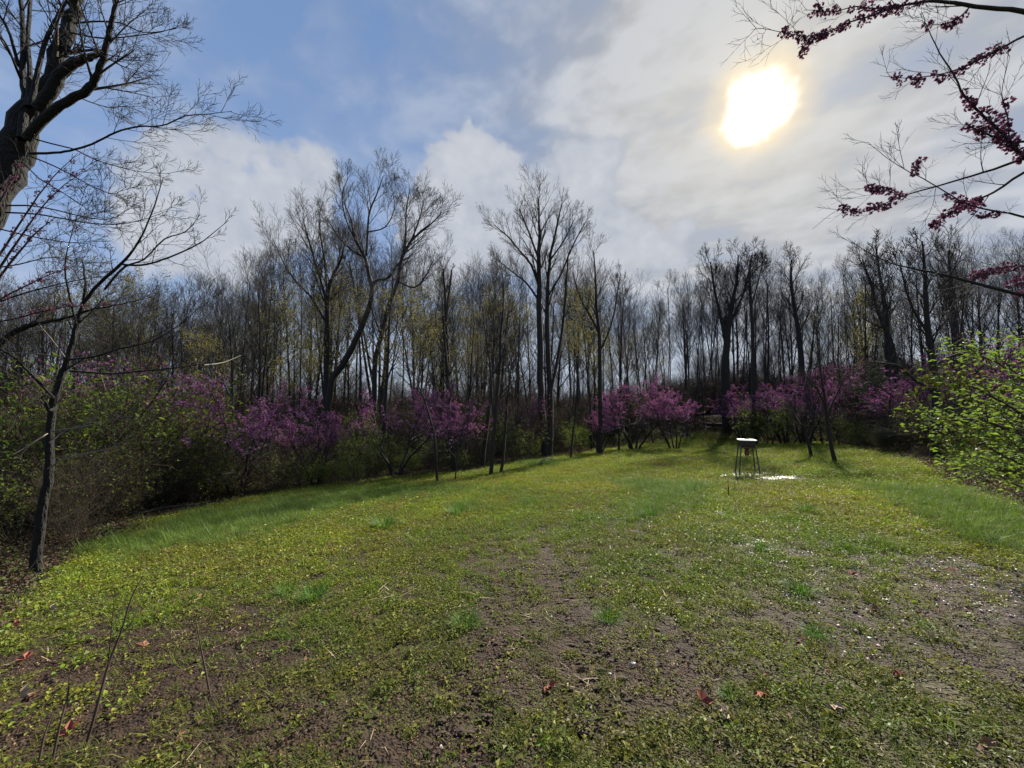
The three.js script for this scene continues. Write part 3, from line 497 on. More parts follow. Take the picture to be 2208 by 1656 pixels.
traced('swaying_tree', 'dark bare tree curving away from the leaning forked tree, with open right-hand crown', 21, [
  { p: [[805, 930, 12], [807, 862, 11], [809, 776, 11], [822, 725, 10], [839, 657, 9], [858, 606, 8], [869, 550, 7], [886, 521, 5], [912, 495, 4], [938, 475, 2.5], [952, 458, 1.5]], tw: { n: 13, from: 0.5, L: 3.2 } },
  { p: [[869, 550, 5], [875, 500, 4], [876, 455, 3], [884, 405, 1.5]], tw: { L: 2.8, n: 11 } },
  { p: [[858, 606, 4], [893, 620, 3.5], [915, 600, 3], [935, 560, 1.5]], tw: { L: 2.2, n: 8 } },
  { p: [[886, 521, 4], [905, 470, 3], [915, 430, 1.5]], tw: { L: 2.4, n: 8 } },
  { p: [[822, 725, 4], [810, 690, 3.5], [800, 660, 2.5], [806, 630, 1.5]], tw: { L: 1.8, n: 5 } },
], big);
traced('bare_oak', 'wide bare tree with many fine twigs left of the leaning forked tree', 24, [
  { p: [[705, 920, 13], [704, 850, 12], [704, 780, 12], [706, 700, 11], [706, 640, 10], [716, 600, 7], [735, 560, 5], [745, 520, 2]], tw: { n: 14, from: 0.45, L: 3.8 } },
  { p: [[706, 660, 6], [690, 600, 5], [672, 540, 4], [655, 480, 2]], tw: { L: 3.8, n: 13 } },
  { p: [[705, 700, 5], [670, 640, 4], [625, 590, 3], [590, 520, 1.5]], tw: { L: 3.4, n: 12 } },
  { p: [[706, 640, 5], [700, 560, 4], [690, 500, 3], [688, 455, 1.5]], tw: { L: 3.2, n: 11 } },
], big);
traced('pale_twin_tree', 'tallest twin-trunked tree rising alone above the middle of the woods', 25, [
  { p: [[1178, 985, 22], [1172, 930, 14], [1167, 860, 13], [1165, 800, 13], [1163, 650, 11.5], [1162, 560, 9], [1163, 500, 6], [1163, 460, 4], [1160, 425, 2]], tw: { n: 16, from: 0.52, L: 3.6, ang: 0.62 } },
  { p: [[1180, 990, 20], [1187, 920, 12], [1186, 850, 12], [1183, 790, 11], [1180, 700, 10], [1181, 620, 8], [1187, 550, 6], [1200, 490, 4], [1212, 440, 2]], name: 'trunk', dz: 0.3, tw: { n: 14, from: 0.5, L: 3.2, ang: 0.6 } },
  { p: [[1163, 620, 6], [1145, 570, 5], [1120, 540, 4], [1095, 510, 3], [1066, 485, 1.5]], tw: { L: 2.8, n: 9 } },
  { p: [[1163, 650, 5], [1135, 610, 4], [1110, 590, 3], [1072, 560, 1.5]], tw: { L: 2.4, n: 8 } },
  { p: [[1162, 560, 5], [1140, 500, 4], [1120, 450, 2]], tw: { L: 2.8, n: 9 } },
  { p: [[1186, 850, 6], [1205, 760, 6], [1216, 680, 5], [1222, 600, 4], [1226, 545, 2]], tw: { L: 2, n: 9 } },
  { p: [[1181, 640, 4], [1210, 590, 3.5], [1235, 530, 3], [1262, 480, 1.5]], tw: { L: 2.8, n: 9 } },
  { p: [[1187, 560, 4], [1215, 520, 3], [1240, 470, 1.5]], tw: { L: 2.4, n: 8 } },
], big);
traced('bare_maple', 'bare tree with a straight trunk and steep upswept limbs just past the tall twin trunks', 26, [
  { p: [[1293, 900, 9], [1294, 800, 8.5], [1292, 720, 8], [1286, 660, 6], [1284, 600, 4], [1280, 540, 2]], tw: { n: 13, from: 0.4, L: 3 } },
  { p: [[1292, 720, 5], [1272, 680, 4.5], [1250, 640, 3.5], [1236, 590, 2]], tw: { L: 2.4, n: 9 } },
  { p: [[1293, 760, 4], [1318, 700, 3.5], [1330, 640, 2.5], [1338, 590, 1.5]], tw: { L: 2.2, n: 9 } },
], big);
traced('dead_snag', 'dark dead tree with two broken blunt tops among thin trees', 23, [
  { p: [[968, 960, 9], [968, 850, 8.5], [965, 760, 8], [962, 700, 7], [960, 640, 5.5], [957, 600, 4.5], [956, 580, 4]], tw: { n: 8, from: 0.4, L: 1.4 } },
  { p: [[963, 690, 5], [967, 640, 4.5], [972, 605, 4], [974, 582, 3.4]], dz: 0.1, tw: { n: 3, L: 1 } },
], big);
const thin = { tw: { n: 10, from: 0.4, len: 0.5, L: 2.2, k2: 7, up: 0.14, rmin: 0.011 } };
const slimTree = (label, D, p, extra = [], o = {}) => traced(o.name ?? 'sapling', label, D, [{ p, ...(o.first0 ?? {}) }, ...extra], { ...thin, ...o });
const Dof = (px, py) => -hit(px, py).z;
slimTree('slim crooked sapling leaning back at the edge of the grass before a redbud', Dof(945, 1042), [[945, 1042, 5.5], [941, 1000, 5], [936, 936, 4.6], [927, 902, 4], [916, 864, 3], [903, 832, 2], [893, 800, 1]], [{ p: [[916, 864, 2], [925, 845, 1.5], [930, 820, 0.8]], tw: { L: 0.8, n: 4 } }], { tw: { n: 6, from: 0.5, L: 1.2, rmin: 0.008 } });
slimTree('very thin sapling with one pale bent branch, next to the crooked sapling', Dof(983, 1036), [[983, 1036, 2.6], [984, 1000, 2.4], [989, 960, 2], [998, 920, 1.4]], [{ p: [[984, 990, 2], [975, 978, 1.8], [966, 969, 1.2]], tw: 0 }], { tw: { n: 4, L: 0.8, from: 0.4, rmin: 0.006 } });
slimTree('taller of the two dark trunks side by side at the grass edge', Dof(1058, 1026), [[1058, 1026, 8], [1061, 990, 7], [1065, 940, 6.6], [1068, 900, 6.3], [1073, 840, 6], [1078, 780, 5.4], [1080, 720, 4.6], [1086, 650, 3.4], [1084, 590, 1.6]], [{ p: [[1068, 905, 4.5], [1061, 870, 4], [1058, 800, 3.5], [1048, 730, 2.6], [1040, 660, 1.4]], tw: { L: 2.2, n: 9 } }], { name: 'bare_tree' });
slimTree('shorter of the two dark trunks side by side at the grass edge', Dof(1079, 1022), [[1079, 1022, 6], [1085, 985, 5.4], [1089, 928, 5], [1094, 864, 4], [1099, 821, 3], [1104, 770, 1.6]], [{ p: [[1090, 935, 3], [1105, 920, 2.6], [1120, 905, 1.4]], tw: { L: 0.9, n: 4 } }], { name: 'bare_tree' });
slimTree('thick dark trunk half hidden behind the redbud with deep pink flowers', 19.5, [[970, 1030, 10], [971, 980, 9.5], [970, 930, 9], [966, 860, 8], [964, 800, 7], [958, 720, 4], [955, 660, 2]], [], { name: 'bare_tree', tw: { n: 12, from: 0.45, L: 3 } });
slimTree('leaning dark trunk behind the two side-by-side trunks', 19, [[1040, 1015, 8], [1046, 949, 7.5], [1055, 880, 6.5], [1062, 800, 5], [1066, 720, 3.5], [1062, 640, 1.6]], [], { name: 'bare_tree', tw: { n: 12, from: 0.4, L: 2.8 } });
slimTree('straight thin sapling at the grass edge midway to the feeder', Dof(1333, 974), [[1333, 974, 4.5], [1335, 930, 4.2], [1337, 836, 3.6], [1341, 717, 2.6], [1345, 640, 1.4]], [{ p: [[1337, 850, 2.4], [1352, 810, 2], [1362, 750, 1.2]], tw: { L: 1.5, n: 6 } }]);
slimTree('crooked little sapling next to the rounded purple redbud', Dof(1479, 944), [[1479, 944, 4.4], [1484, 920, 4], [1490, 895, 3.4], [1499, 862, 2.4], [1504, 830, 1.2]], []);
slimTree('first thin trunk under the middle redbud', Dof(1354, 968), [[1354, 968, 3.6], [1356, 940, 3.2], [1354, 890, 2.8], [1350, 840, 1.6]], []);
slimTree('second thin trunk under the middle redbud', Dof(1408, 958), [[1408, 958, 3], [1404, 930, 2.6], [1410, 890, 2], [1416, 850, 1.2]], []);
slimTree('thin dark stem between the tall twin trunks and a green shrub', Dof(1229, 990), [[1229, 990, 4], [1234, 950, 3.4], [1240, 900, 3], [1243, 850, 2.2], [1245, 800, 1]], []);
slimTree('small tree standing on the grass near the feeder, smaller of the pair', Dof(1746, 986), [[1746, 986, 6.5], [1743, 955, 5], [1737, 935, 4.2], [1727, 915, 3], [1712, 896, 2]], [{ p: [[1743, 955, 3], [1752, 925, 2.6], [1756, 890, 1.8], [1752, 850, 1]], tw: { L: 1.6, n: 7 } }, { p: [[1727, 915, 2.6], [1716, 898, 2.2], [1704, 876, 1.2]], mat: 'wood_pale', tw: { L: 1, n: 4 } }], { name: 'small_tree', tw: { n: 6, L: 1.3, from: 0.4, rmin: 0.008 } });
slimTree('small tree with a curved trunk standing on the grass, larger of the pair', Dof(1796, 997), [[1796, 997, 7.5], [1793, 965, 6.4], [1789, 940, 6], [1783, 905, 5], [1780, 870, 4], [1772, 820, 2.4], [1768, 780, 1.2]], [{ p: [[1783, 905, 3.6], [1795, 870, 3], [1812, 835, 2], [1820, 815, 1]], tw: { L: 1.7, n: 7 } }, { p: [[1781, 880, 3], [1768, 850, 2.6], [1752, 825, 1.4]], tw: { L: 1.7, n: 7 } }], { name: 'small_tree', tw: { n: 8, L: 1.6, from: 0.4, rmin: 0.008 } });
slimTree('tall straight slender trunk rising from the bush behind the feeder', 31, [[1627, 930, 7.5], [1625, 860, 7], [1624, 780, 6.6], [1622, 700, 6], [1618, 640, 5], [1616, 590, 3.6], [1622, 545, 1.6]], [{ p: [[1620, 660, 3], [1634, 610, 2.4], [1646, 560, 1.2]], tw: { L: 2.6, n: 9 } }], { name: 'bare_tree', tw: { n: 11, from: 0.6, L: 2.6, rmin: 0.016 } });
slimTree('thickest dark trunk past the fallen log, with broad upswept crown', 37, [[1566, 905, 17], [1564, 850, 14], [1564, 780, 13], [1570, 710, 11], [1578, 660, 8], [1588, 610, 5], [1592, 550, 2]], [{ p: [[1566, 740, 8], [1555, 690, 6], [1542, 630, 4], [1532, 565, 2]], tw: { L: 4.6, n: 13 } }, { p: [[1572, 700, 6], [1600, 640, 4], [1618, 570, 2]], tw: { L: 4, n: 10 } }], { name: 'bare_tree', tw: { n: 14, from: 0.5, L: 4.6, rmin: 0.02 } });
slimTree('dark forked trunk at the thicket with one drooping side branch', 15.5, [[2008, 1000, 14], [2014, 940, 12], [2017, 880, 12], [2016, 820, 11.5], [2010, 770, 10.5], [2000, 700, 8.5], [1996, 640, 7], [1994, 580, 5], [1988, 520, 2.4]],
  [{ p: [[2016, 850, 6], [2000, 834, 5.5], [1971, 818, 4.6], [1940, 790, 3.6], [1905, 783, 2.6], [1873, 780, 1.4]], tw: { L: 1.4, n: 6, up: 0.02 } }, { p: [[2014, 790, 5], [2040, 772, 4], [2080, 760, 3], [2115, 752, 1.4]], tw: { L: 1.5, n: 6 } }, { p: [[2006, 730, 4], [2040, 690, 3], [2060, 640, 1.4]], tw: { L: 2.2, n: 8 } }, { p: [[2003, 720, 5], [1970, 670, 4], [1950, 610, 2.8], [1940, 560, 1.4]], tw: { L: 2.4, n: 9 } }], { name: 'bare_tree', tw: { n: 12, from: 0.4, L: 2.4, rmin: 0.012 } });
[['first tall bare tree over the violet redbud', 30, [[1915, 880, 9], [1914, 780, 8.5], [1912, 700, 8], [1905, 640, 6], [1896, 590, 4], [1888, 530, 2]]], ['second tall bare tree over the violet redbud, leaning apart from the first', 29, [[1935, 870, 10], [1930, 790, 9], [1918, 730, 8], [1896, 680, 6], [1880, 620, 4], [1860, 560, 2]]], ['forked tall bare tree over the tall redbud tip', 33, [[1730, 860, 10], [1728, 780, 9], [1722, 720, 8], [1712, 660, 6], [1706, 600, 4], [1706, 560, 2]]], ['dark tall tree behind the dusky redbud', 24, [[2062, 800, 12], [2060, 720, 11], [2055, 660, 9], [2048, 600, 6], [2046, 540, 3]]]].forEach(([l, D, p]) => slimTree(l, D, p, [], { name: 'bare_tree', tw: { n: 15, from: 0.4, L: 3.8, rmin: 0.016 } }));

// the big tree whose trunk enters beside the camera
const nb = { mat: 'near_bark', fine: 4, gnarl: 0.3, sides: 12, twigMat: 'wood', tw: { n: 9, from: 0.25, len: 0.5, L: 1.3, up: 0.03, rmin: 0.0032, k2: 5, k3: 4, k4: 2 } };
{
  const D = 4.6, base = onGround(-260, D);
  traced('maple_tree', 'large furrowed tree leaning in over the clearing, with a broken stub limb', D, [
    { p: [[-260, 1200, 66], [-205, 900, 58], [-125, 640, 54], [-52, 490, 52], [-4, 392, 50], [30, 318, 46], [66, 250, 34], [92, 205, 27], [118, 140, 24], [142, 75, 21], [165, 10, 18], [178, -60, 15], [190, -160, 10]], dz: 0.3, tw: { from: 0.62, n: 8 } },
    { p: [[80, 235, 18], [115, 190, 18], [132, 158, 16], [160, 136, 15], [190, 124, 11], [215, 113, 7], [219, 110, 5]], name: 'broken_limb', dz: -0.1, tw: 0 },
    { p: [[58, 300, 15], [90, 262, 14], [130, 228, 13], [170, 205, 12.5], [195, 188, 12], [210, 160, 10], [222, 128, 9], [234, 80, 8], [244, 35, 7], [252, -20, 5], [262, -80, 3]], dz: -0.4, tw: { n: 11, up: 0.02, from: 0.35 } },
    { p: [[46, 300, 13], [54, 220, 11], [50, 160, 9], [50, 90, 7], [46, 0, 6], [40, -80, 4]], dz: 0.4, tw: { n: 7 } },
    { p: [[60, 230, 8], [64, 160, 7], [60, 80, 6], [66, 0, 5], [72, -70, 3]], dz: 0.6, tw: { n: 6 } },
    { p: [[66, 230, 9], [80, 160, 7], [98, 90, 6], [122, 40, 5], [150, -10, 3.5], [180, -70, 2]], dz: 0.2, tw: { n: 8 } },
    { p: [[64, 331, 4.2], [110, 330, 3.8], [150, 325, 3.4], [200, 310, 3], [250, 285, 2.8], [300, 273, 2.6], [350, 271, 2.2], [400, 250, 1.8], [450, 246, 1.3], [500, 240, 0.7]], dz: -0.3, tw: { L: 0.9, n: 11, from: 0.35, up: 0.06 } },
    { p: [[76, 300, 2.4], [120, 312, 2.2], [160, 322, 2], [200, 342, 1.7], [250, 358, 1.4], [300, 370, 1.1], [366, 375, 0.6]], tw: { L: 0.8, n: 8, from: 0.4 } },
    { p: [[60, 335, 2.4], [110, 355, 2.1], [150, 375, 1.9], [200, 402, 1.5], [245, 418, 1], [276, 400, 0.5]], tw: { L: 0.8, n: 8, from: 0.3 } },
    { p: [[15, 443, 2.6], [70, 444, 2.4], [120, 453, 2.1], [170, 465, 1.8], [230, 473, 1.4], [265, 462, 0.8]], tw: { L: 0.8, n: 9, from: 0.3 } },
    { p: [[12, 458, 2.8], [80, 462, 2.5], [150, 474, 2.2], [200, 482, 1.9], [260, 483, 1.5], [320, 470, 1.1], [360, 455, 0.6]], tw: { L: 0.8, n: 9, from: 0.3 } },
    { p: [[0, 494, 2.4], [50, 506, 2.2], [100, 516, 1.8], [150, 523, 1.4], [196, 526, 0.7]], tw: { L: 0.6, n: 6, from: 0.4 } },
    { p: [[50, 350, 2], [85, 385, 1.8], [130, 412, 1.5], [180, 445, 1], [200, 460, 0.5]], tw: { L: 0.7, n: 6 } },
    { p: [[160, 50, 3], [210, 46, 2.6], [260, 50, 2], [310, 70, 1.5], [380, 62, 0.7]], tw: { L: 0.8, n: 8 } },
    { p: [[150, 70, 2.6], [200, 80, 2.4], [240, 82, 2], [300, 76, 1.6], [350, 68, 1.2], [388, 56, 0.6]], tw: { L: 0.8, n: 9 } },
    { p: [[210, 115, 2.4], [240, 130, 2], [265, 143, 1.6], [300, 155, 0.7]], tw: { L: 0.7, n: 7 } },
    { p: [[160, 95, 2], [195, 103, 1.8], [240, 120, 1.4], [320, 125, 0.6]], tw: { L: 0.7, n: 6 } },
    { p: [[165, 208, 2], [200, 222, 1.7], [240, 232, 1.3], [272, 228, 0.8]], tw: { L: 0.7, n: 8 } },
    { p: [[40, 140, 5], [15, 60, 4], [-10, 20, 3], [-40, -20, 2]], tw: { n: 6 } },
    { p: [[45, 170, 4], [10, 90, 3], [-30, 50, 2]], tw: { n: 6 } },
  ], { ...nb, base, seed: 901, rs: 0.64 });
}
{ // the sapling in front of the thicket
  const D = Dof(76, 1240);
  traced('dark_sapling', 'dark crooked sapling at the edge of the clearing with wide spreading boughs', D, [
    { p: [[74, 1245, 20], [82, 1170, 17], [95, 1080, 16], [104, 1020, 14.5], [108, 950, 13.5], [112, 890, 13], [126, 830, 12.5], [140, 790, 11.5], [156, 740, 9.5], [165, 700, 8.5], [178, 655, 7], [184, 610, 4], [176, 560, 2]], dz: 0.2, tw: { from: 0.5, n: 7, L: 1 } },
    { p: [[178, 655, 6.5], [215, 610, 6], [258, 572, 5.5], [290, 535, 4], [312, 495, 3], [334, 440, 2.4], [352, 382, 1.2]], dz: -0.3, tw: { L: 0.8, n: 8 } },
    { p: [[262, 570, 4.5], [305, 572, 4], [350, 560, 3.4], [400, 540, 2.8], [440, 518, 2], [493, 475, 0.9]], dz: -0.2, tw: { L: 0.7, n: 7, up: 0.1 } },
    { p: [[225, 625, 4.5], [270, 575, 4], [310, 560, 3], [355, 515, 2.6], [400, 500, 1.8], [432, 462, 0.8]], dz: 0.3, tw: { L: 0.8, n: 7 } },
    { p: [[145, 775, 4], [200, 770, 3.4], [260, 752, 2.8], [330, 735, 2.2], [400, 690, 1.4], [440, 650, 0.7]], tw: { L: 1, n: 8 } },
    { p: [[150, 800, 4], [240, 806, 3.2], [310, 800, 2.8], [380, 793, 2.4], [440, 785, 2]], tw: { L: 0.8, n: 7 } },
    { p: [[440, 787, 2.4], [480, 782, 2.2], [520, 766, 1]], mat: 'wood_pale', name: 'pale_branch', tw: 0 },
    { p: [[118, 860, 5], [60, 800, 4.6], [30, 770, 4], [-20, 740, 3], [-60, 690, 2]], tw: { L: 1, n: 8 } },
    { p: [[138, 770, 2.6], [80, 763, 2.2], [30, 761, 2], [-10, 758, 1.4]], mat: 'wood_pale', name: 'pale_branch', tw: 0 },
    { p: [[140, 770, 2.4], [110, 730, 2.2], [85, 700, 2], [50, 640, 1.4], [30, 600, 0.8]], mat: 'wood_pale', name: 'pale_branch', tw: { L: 0.6, n: 4 } },
    { p: [[106, 955, 3], [140, 930, 2.4], [180, 915, 2], [215, 895, 1.4]], mat: 'wood_pale', name: 'pale_branch', tw: { L: 0.6, n: 4 } },
    { p: [[104, 1010, 3.4], [140, 990, 3], [200, 975, 2.6], [250, 962, 2.2], [280, 940, 1.8], [294, 918, 1]], mat: 'wood_pale', name: 'pale_branch', tw: { L: 0.6, n: 5 } },
    { p: [[102, 935, 3], [85, 945, 2.8], [55, 965, 2.2], [28, 980, 1.4]], mat: 'wood_pale', name: 'pale_branch', tw: { L: 0.5, n: 3 } },
    { p: [[110, 930, 3], [180, 920, 2.6], [240, 906, 2], [265, 895, 1.2]], mat: 'wood_pale', name: 'pale_branch', tw: { L: 0.6, n: 4 } },
    { p: [[120, 880, 6], [106, 885, 5.5], [100, 870, 5], [90, 855, 3]], tw: { L: 0.7, n: 4 } },
    { p: [[165, 700, 4], [150, 640, 3.4], [140, 580, 2.6], [150, 520, 1.6], [172, 450, 0.8]], tw: { L: 0.9, n: 8 } },
  ], { ...nb, fine: 3, seed: 905, rs: 0.52, base: hit(76, 1240), tw: { ...nb.tw, up: 0.06, k2: 4, k3: 3, rmin: 0.0036 } });
  traced('dark_bough', 'thick dark bough reaching in low beside the sapling', 5.2, [
    { p: [[-160, 900, 14], [-60, 800, 12], [0, 742, 11], [40, 712, 10], [80, 698, 7], [140, 686, 5], [200, 668, 3.4], [260, 655, 2], [330, 640, 0.9]], dz: 0.4, tw: { L: 1.2, n: 8, from: 0.4 } },
    { p: [[0, 650, 3], [60, 630, 2.6], [140, 610, 1.8], [220, 595, 0.9]], tw: { L: 0.9, n: 8 } },
    { p: [[-20, 580, 2.6], [40, 570, 2.2], [110, 555, 1.6], [180, 565, 0.8]], tw: { L: 0.9, n: 8 } },
  ], { ...nb, hung: 1, first: 'branch', category: 'branch', base: onGround(-160, 5.2), seed: 911 });
}

// ------------------------------------------------------------------ overhead redbud with clusters of flowers
const clusterGeo = [0, 1, 2, 3, 4].map((s) => {
  const rnd = rngOf(500 + s), f = new Shape3();
  for (let k = 0; k < 20; k++) {
    const d = randDir(rnd); d.y -= 0.25; d.normalize();
    const p = d.clone().multiplyScalar(0.006 + rnd() * 0.012), q = 0.6 + rnd() * 0.7, c = [0.16 * q, 0.046 * q, 0.098 * q], L = 0.011 + rnd() * 0.008;  // dark petals instead of pink: the backlit shade is put into the colour
    for (let j = 0; j < 3; j++) f.leaf(p, d.clone().addScaledVector(randDir(rnd), 0.55).normalize(), randDir(rnd), L, L * 0.7, c);
  }
  return f.build();
});
{
  const D = 3.1, base = V(4.9, 0, -2.9); base.y = height(base.x, base.z);
  const tw = { L: 0.62, n: 6, from: 0.2, up: 0.05, ang: 0.85, rmin: 0.0019, k2: 4, k3: 3, k4: 0 };
  const flowering = [
    { p: [[2320, 60, 10], [2208, 25, 8], [2125, 17, 7], [2058, 6, 6], [2007, 2, 5], [1939, 14, 4], [1880, 33, 3.4], [1821, 52, 2.8], [1770, 78, 2], [1720, 104, 1.1]], bl: [0.45, 1, 34] },
    { p: [[1939, 10, 3], [1890, 18, 2.4], [1845, 14, 2], [1794, 26, 1.6], [1760, 22, 1.2], [1732, 22, 0.7]], bl: [0.1, 0.85, 14] },
    { p: [[1795, 66, 2], [1740, 78, 1.6], [1689, 70, 1.2], [1645, 62, 0.9], [1620, 64, 0.6]], bl: [0.05, 0.55, 12] },
    { p: [[2092, 14, 3], [2070, 36, 2.4], [2041, 50, 1.9], [1990, 56, 0.8]], bl: [0.2, 0.9, 8] },
    { p: [[2330, 30, 6], [2208, 78, 4.5], [2159, 104, 4], [2108, 130, 3.4], [2058, 152, 2.6], [1990, 166, 1.8], [1939, 168, 1.1], [1897, 163, 0.6]], bl: [0.25, 0.9, 26] },
    { p: [[2340, 430, 9], [2208, 340, 6.5], [2176, 302, 5.5], [2125, 255, 4.4], [2081, 210, 3.6], [2058, 165, 2.6], [2027, 115, 2], [2000, 60, 1.3], [1987, 25, 0.8]], bl: [0.12, 0.52, 28] },
    { p: [[2320, 290, 6], [2208, 305, 5], [2165, 305, 4], [2120, 285, 3], [2080, 268, 1.4]], bl: [0.3, 1, 16] },
    { p: [[2330, 320, 7], [2208, 342, 5.4], [2142, 365, 4.4], [2075, 385, 3.6], [2007, 405, 3], [1939, 425, 2.4], [1906, 440, 2], [1855, 457, 1.6], [1816, 446, 1]], bl: [0.6, 1, 22] },
    { p: [[1816, 447, 0.9], [1787, 465, 0.8], [1752, 494, 0.5]], tw: 0 },
    { p: [[1945, 424, 1.6], [1915, 412, 1.4], [1885, 408, 1.2], [1866, 400, 0.6]], bl: [0.2, 0.9, 9] },
    { p: [[2330, 330, 6], [2208, 372, 5], [2142, 415, 4], [2102, 433, 3.4], [2058, 455, 2.4], [2007, 485, 1]], bl: [0.5, 1, 18] },
    { p: [[2330, 500, 5], [2208, 468, 4], [2176, 460, 3.6], [2119, 450, 3], [2075, 435, 2.4], [2041, 415, 2], [1990, 385, 1.6], [1950, 365, 1.3], [1912, 340, 1], [1872, 307, 0.6]], bl: [0.25, 0.55, 12] },
    { p: [[1950, 365, 1], [1940, 320, 0.8], [1931, 265, 0.4]], tw: { L: 0.25, n: 3 } },
    { p: [[1975, 378, 1.2], [1976, 360, 1.1], [1984, 352, 0.8]], bl: [0.3, 1, 5], tw: 0 },
    { p: [[2176, 300, 2.4], [2172, 250, 2], [2160, 200, 1.4], [2178, 120, 0.6]], bl: [0, 0.5, 8] },
    { p: [[2330, 670, 9], [2208, 637, 7], [2167, 628, 6.5], [2089, 607, 5.5], [2022, 590, 4.4], [1963, 578, 3.2], [1924, 568, 2.2], [1892, 555, 1.6], [1853, 532, 1.1], [1826, 512, 0.6]], bl: [0.1, 0.14, 1] },
    { p: [[2320, 560, 4], [2208, 572, 3.2], [2160, 576, 2.4], [2120, 590, 1.6], [2098, 600, 0.8]], bl: [0.3, 1, 16] },
    { p: [[2320, 590, 3], [2208, 602, 2.2], [2180, 610, 1.2]], bl: [0.4, 1, 6] },
  ];
  const trunk = { p: [[2530, 1160, 60], [2500, 900, 52], [2460, 640, 42], [2400, 420, 30], [2350, 260, 20], [2320, 60, 11]], tw: 0 };
  const t = traced('overhanging_redbud', 'redbud whose boughs with dark clustered blossoms hang in beneath the sun', D, [trunk, ...flowering.map((s, i) => ({ ...s, z0: 0, dz: 0.25 * Math.sin(i * 2.1), name: 'bough' }))], { ...nb, mat: 'wood', base, hung: 1, seed: 921, tw, fine: 3, gnarl: 0.25, sides: 6 });
  const rnd = rngOf(930); let left = 290;
  t.stems.forEach((s) => {
    if (!s.bl) return;
    const [a, b, n] = s.bl;
    for (let k = 0; k < n * 1.15 && left > 0; k++, left--) {
      const q = s.curve.getPoint(a + (b - a) * ((k + rnd()) / (n * 1.15))).add(V((rnd() - 0.5) * 0.06, (rnd() - 0.5) * 0.06 - 0.008, (rnd() - 0.5) * 0.06));
      const m = part('blossom_cluster', clusterGeo[Math.floor(rnd() * 5)], MAT.petal, s.limb); m.position.copy(q); m.rotation.set(rnd() * 6, rnd() * 6, rnd() * 6); m.scale.setScalar(0.7 + rnd() * 0.85);
    }
  });
}

{ // and on the other side, a redbud whose flowering shoots cross the big trunk
  const D = 3.7, base = onGround(-330, D);
  const shoots = [[[-160, 800, 8], [-60, 640, 5], [15, 525, 3.4], [70, 440, 2.4], [112, 385, 1.6], [168, 330, 0.7]], [[-160, 830, 8], [-40, 640, 5], [45, 510, 3], [95, 442, 2], [140, 398, 1.3], [205, 356, 0.6]], [[-160, 860, 7], [-30, 640, 4.4], [40, 545, 3], [80, 500, 2], [120, 468, 0.8]], [[-160, 830, 7], [-60, 690, 4.4], [0, 645, 3], [60, 615, 2.4], [112, 590, 1.6], [168, 572, 0.7]], [[-160, 800, 6], [-60, 560, 4], [-10, 455, 3], [25, 390, 2], [50, 335, 1]], [[-60, 700, 4], [20, 690, 3], [90, 672, 2.2], [160, 660, 1.4], [290, 655, 0.6]]];
  const t = traced('flowering_redbud', 'redbud whose thin dotted shoots cross the trunk of the large furrowed tree', D, [{ p: [[-330, 1150, 40], [-260, 980, 30], [-160, 800, 12]], tw: 0 }, ...shoots.map((p, i) => ({ p, name: 'shoot', dz: 0.2 * Math.sin(i * 1.7) }))], { ...nb, mat: 'wood', base, hung: 1, seed: 961, fine: 3, sides: 6, gnarl: 0.2, tw: { L: 0.55, n: 6, from: 0.35, up: 0.06, ang: 0.7, rmin: 0.0019, k2: 3, k3: 2, k4: 0 } });
  const rnd = rngOf(970);
  t.stems.slice(1).forEach((s, j) => { for (let k = 0; k < 17; k++) { const q = s.curve.getPoint(0.35 + 0.6 * (k + rnd()) / 17).add(V((rnd() - 0.5) * 0.04, (rnd() - 0.5) * 0.04, (rnd() - 0.5) * 0.04)), m = part('blossom_cluster', clusterGeo[(k + j) % 5], MAT.petal, s.limb); m.position.copy(q); m.rotation.set(rnd() * 6, rnd() * 6, rnd() * 6); m.scale.setScalar(0.5 + rnd() * 0.5); } });
}

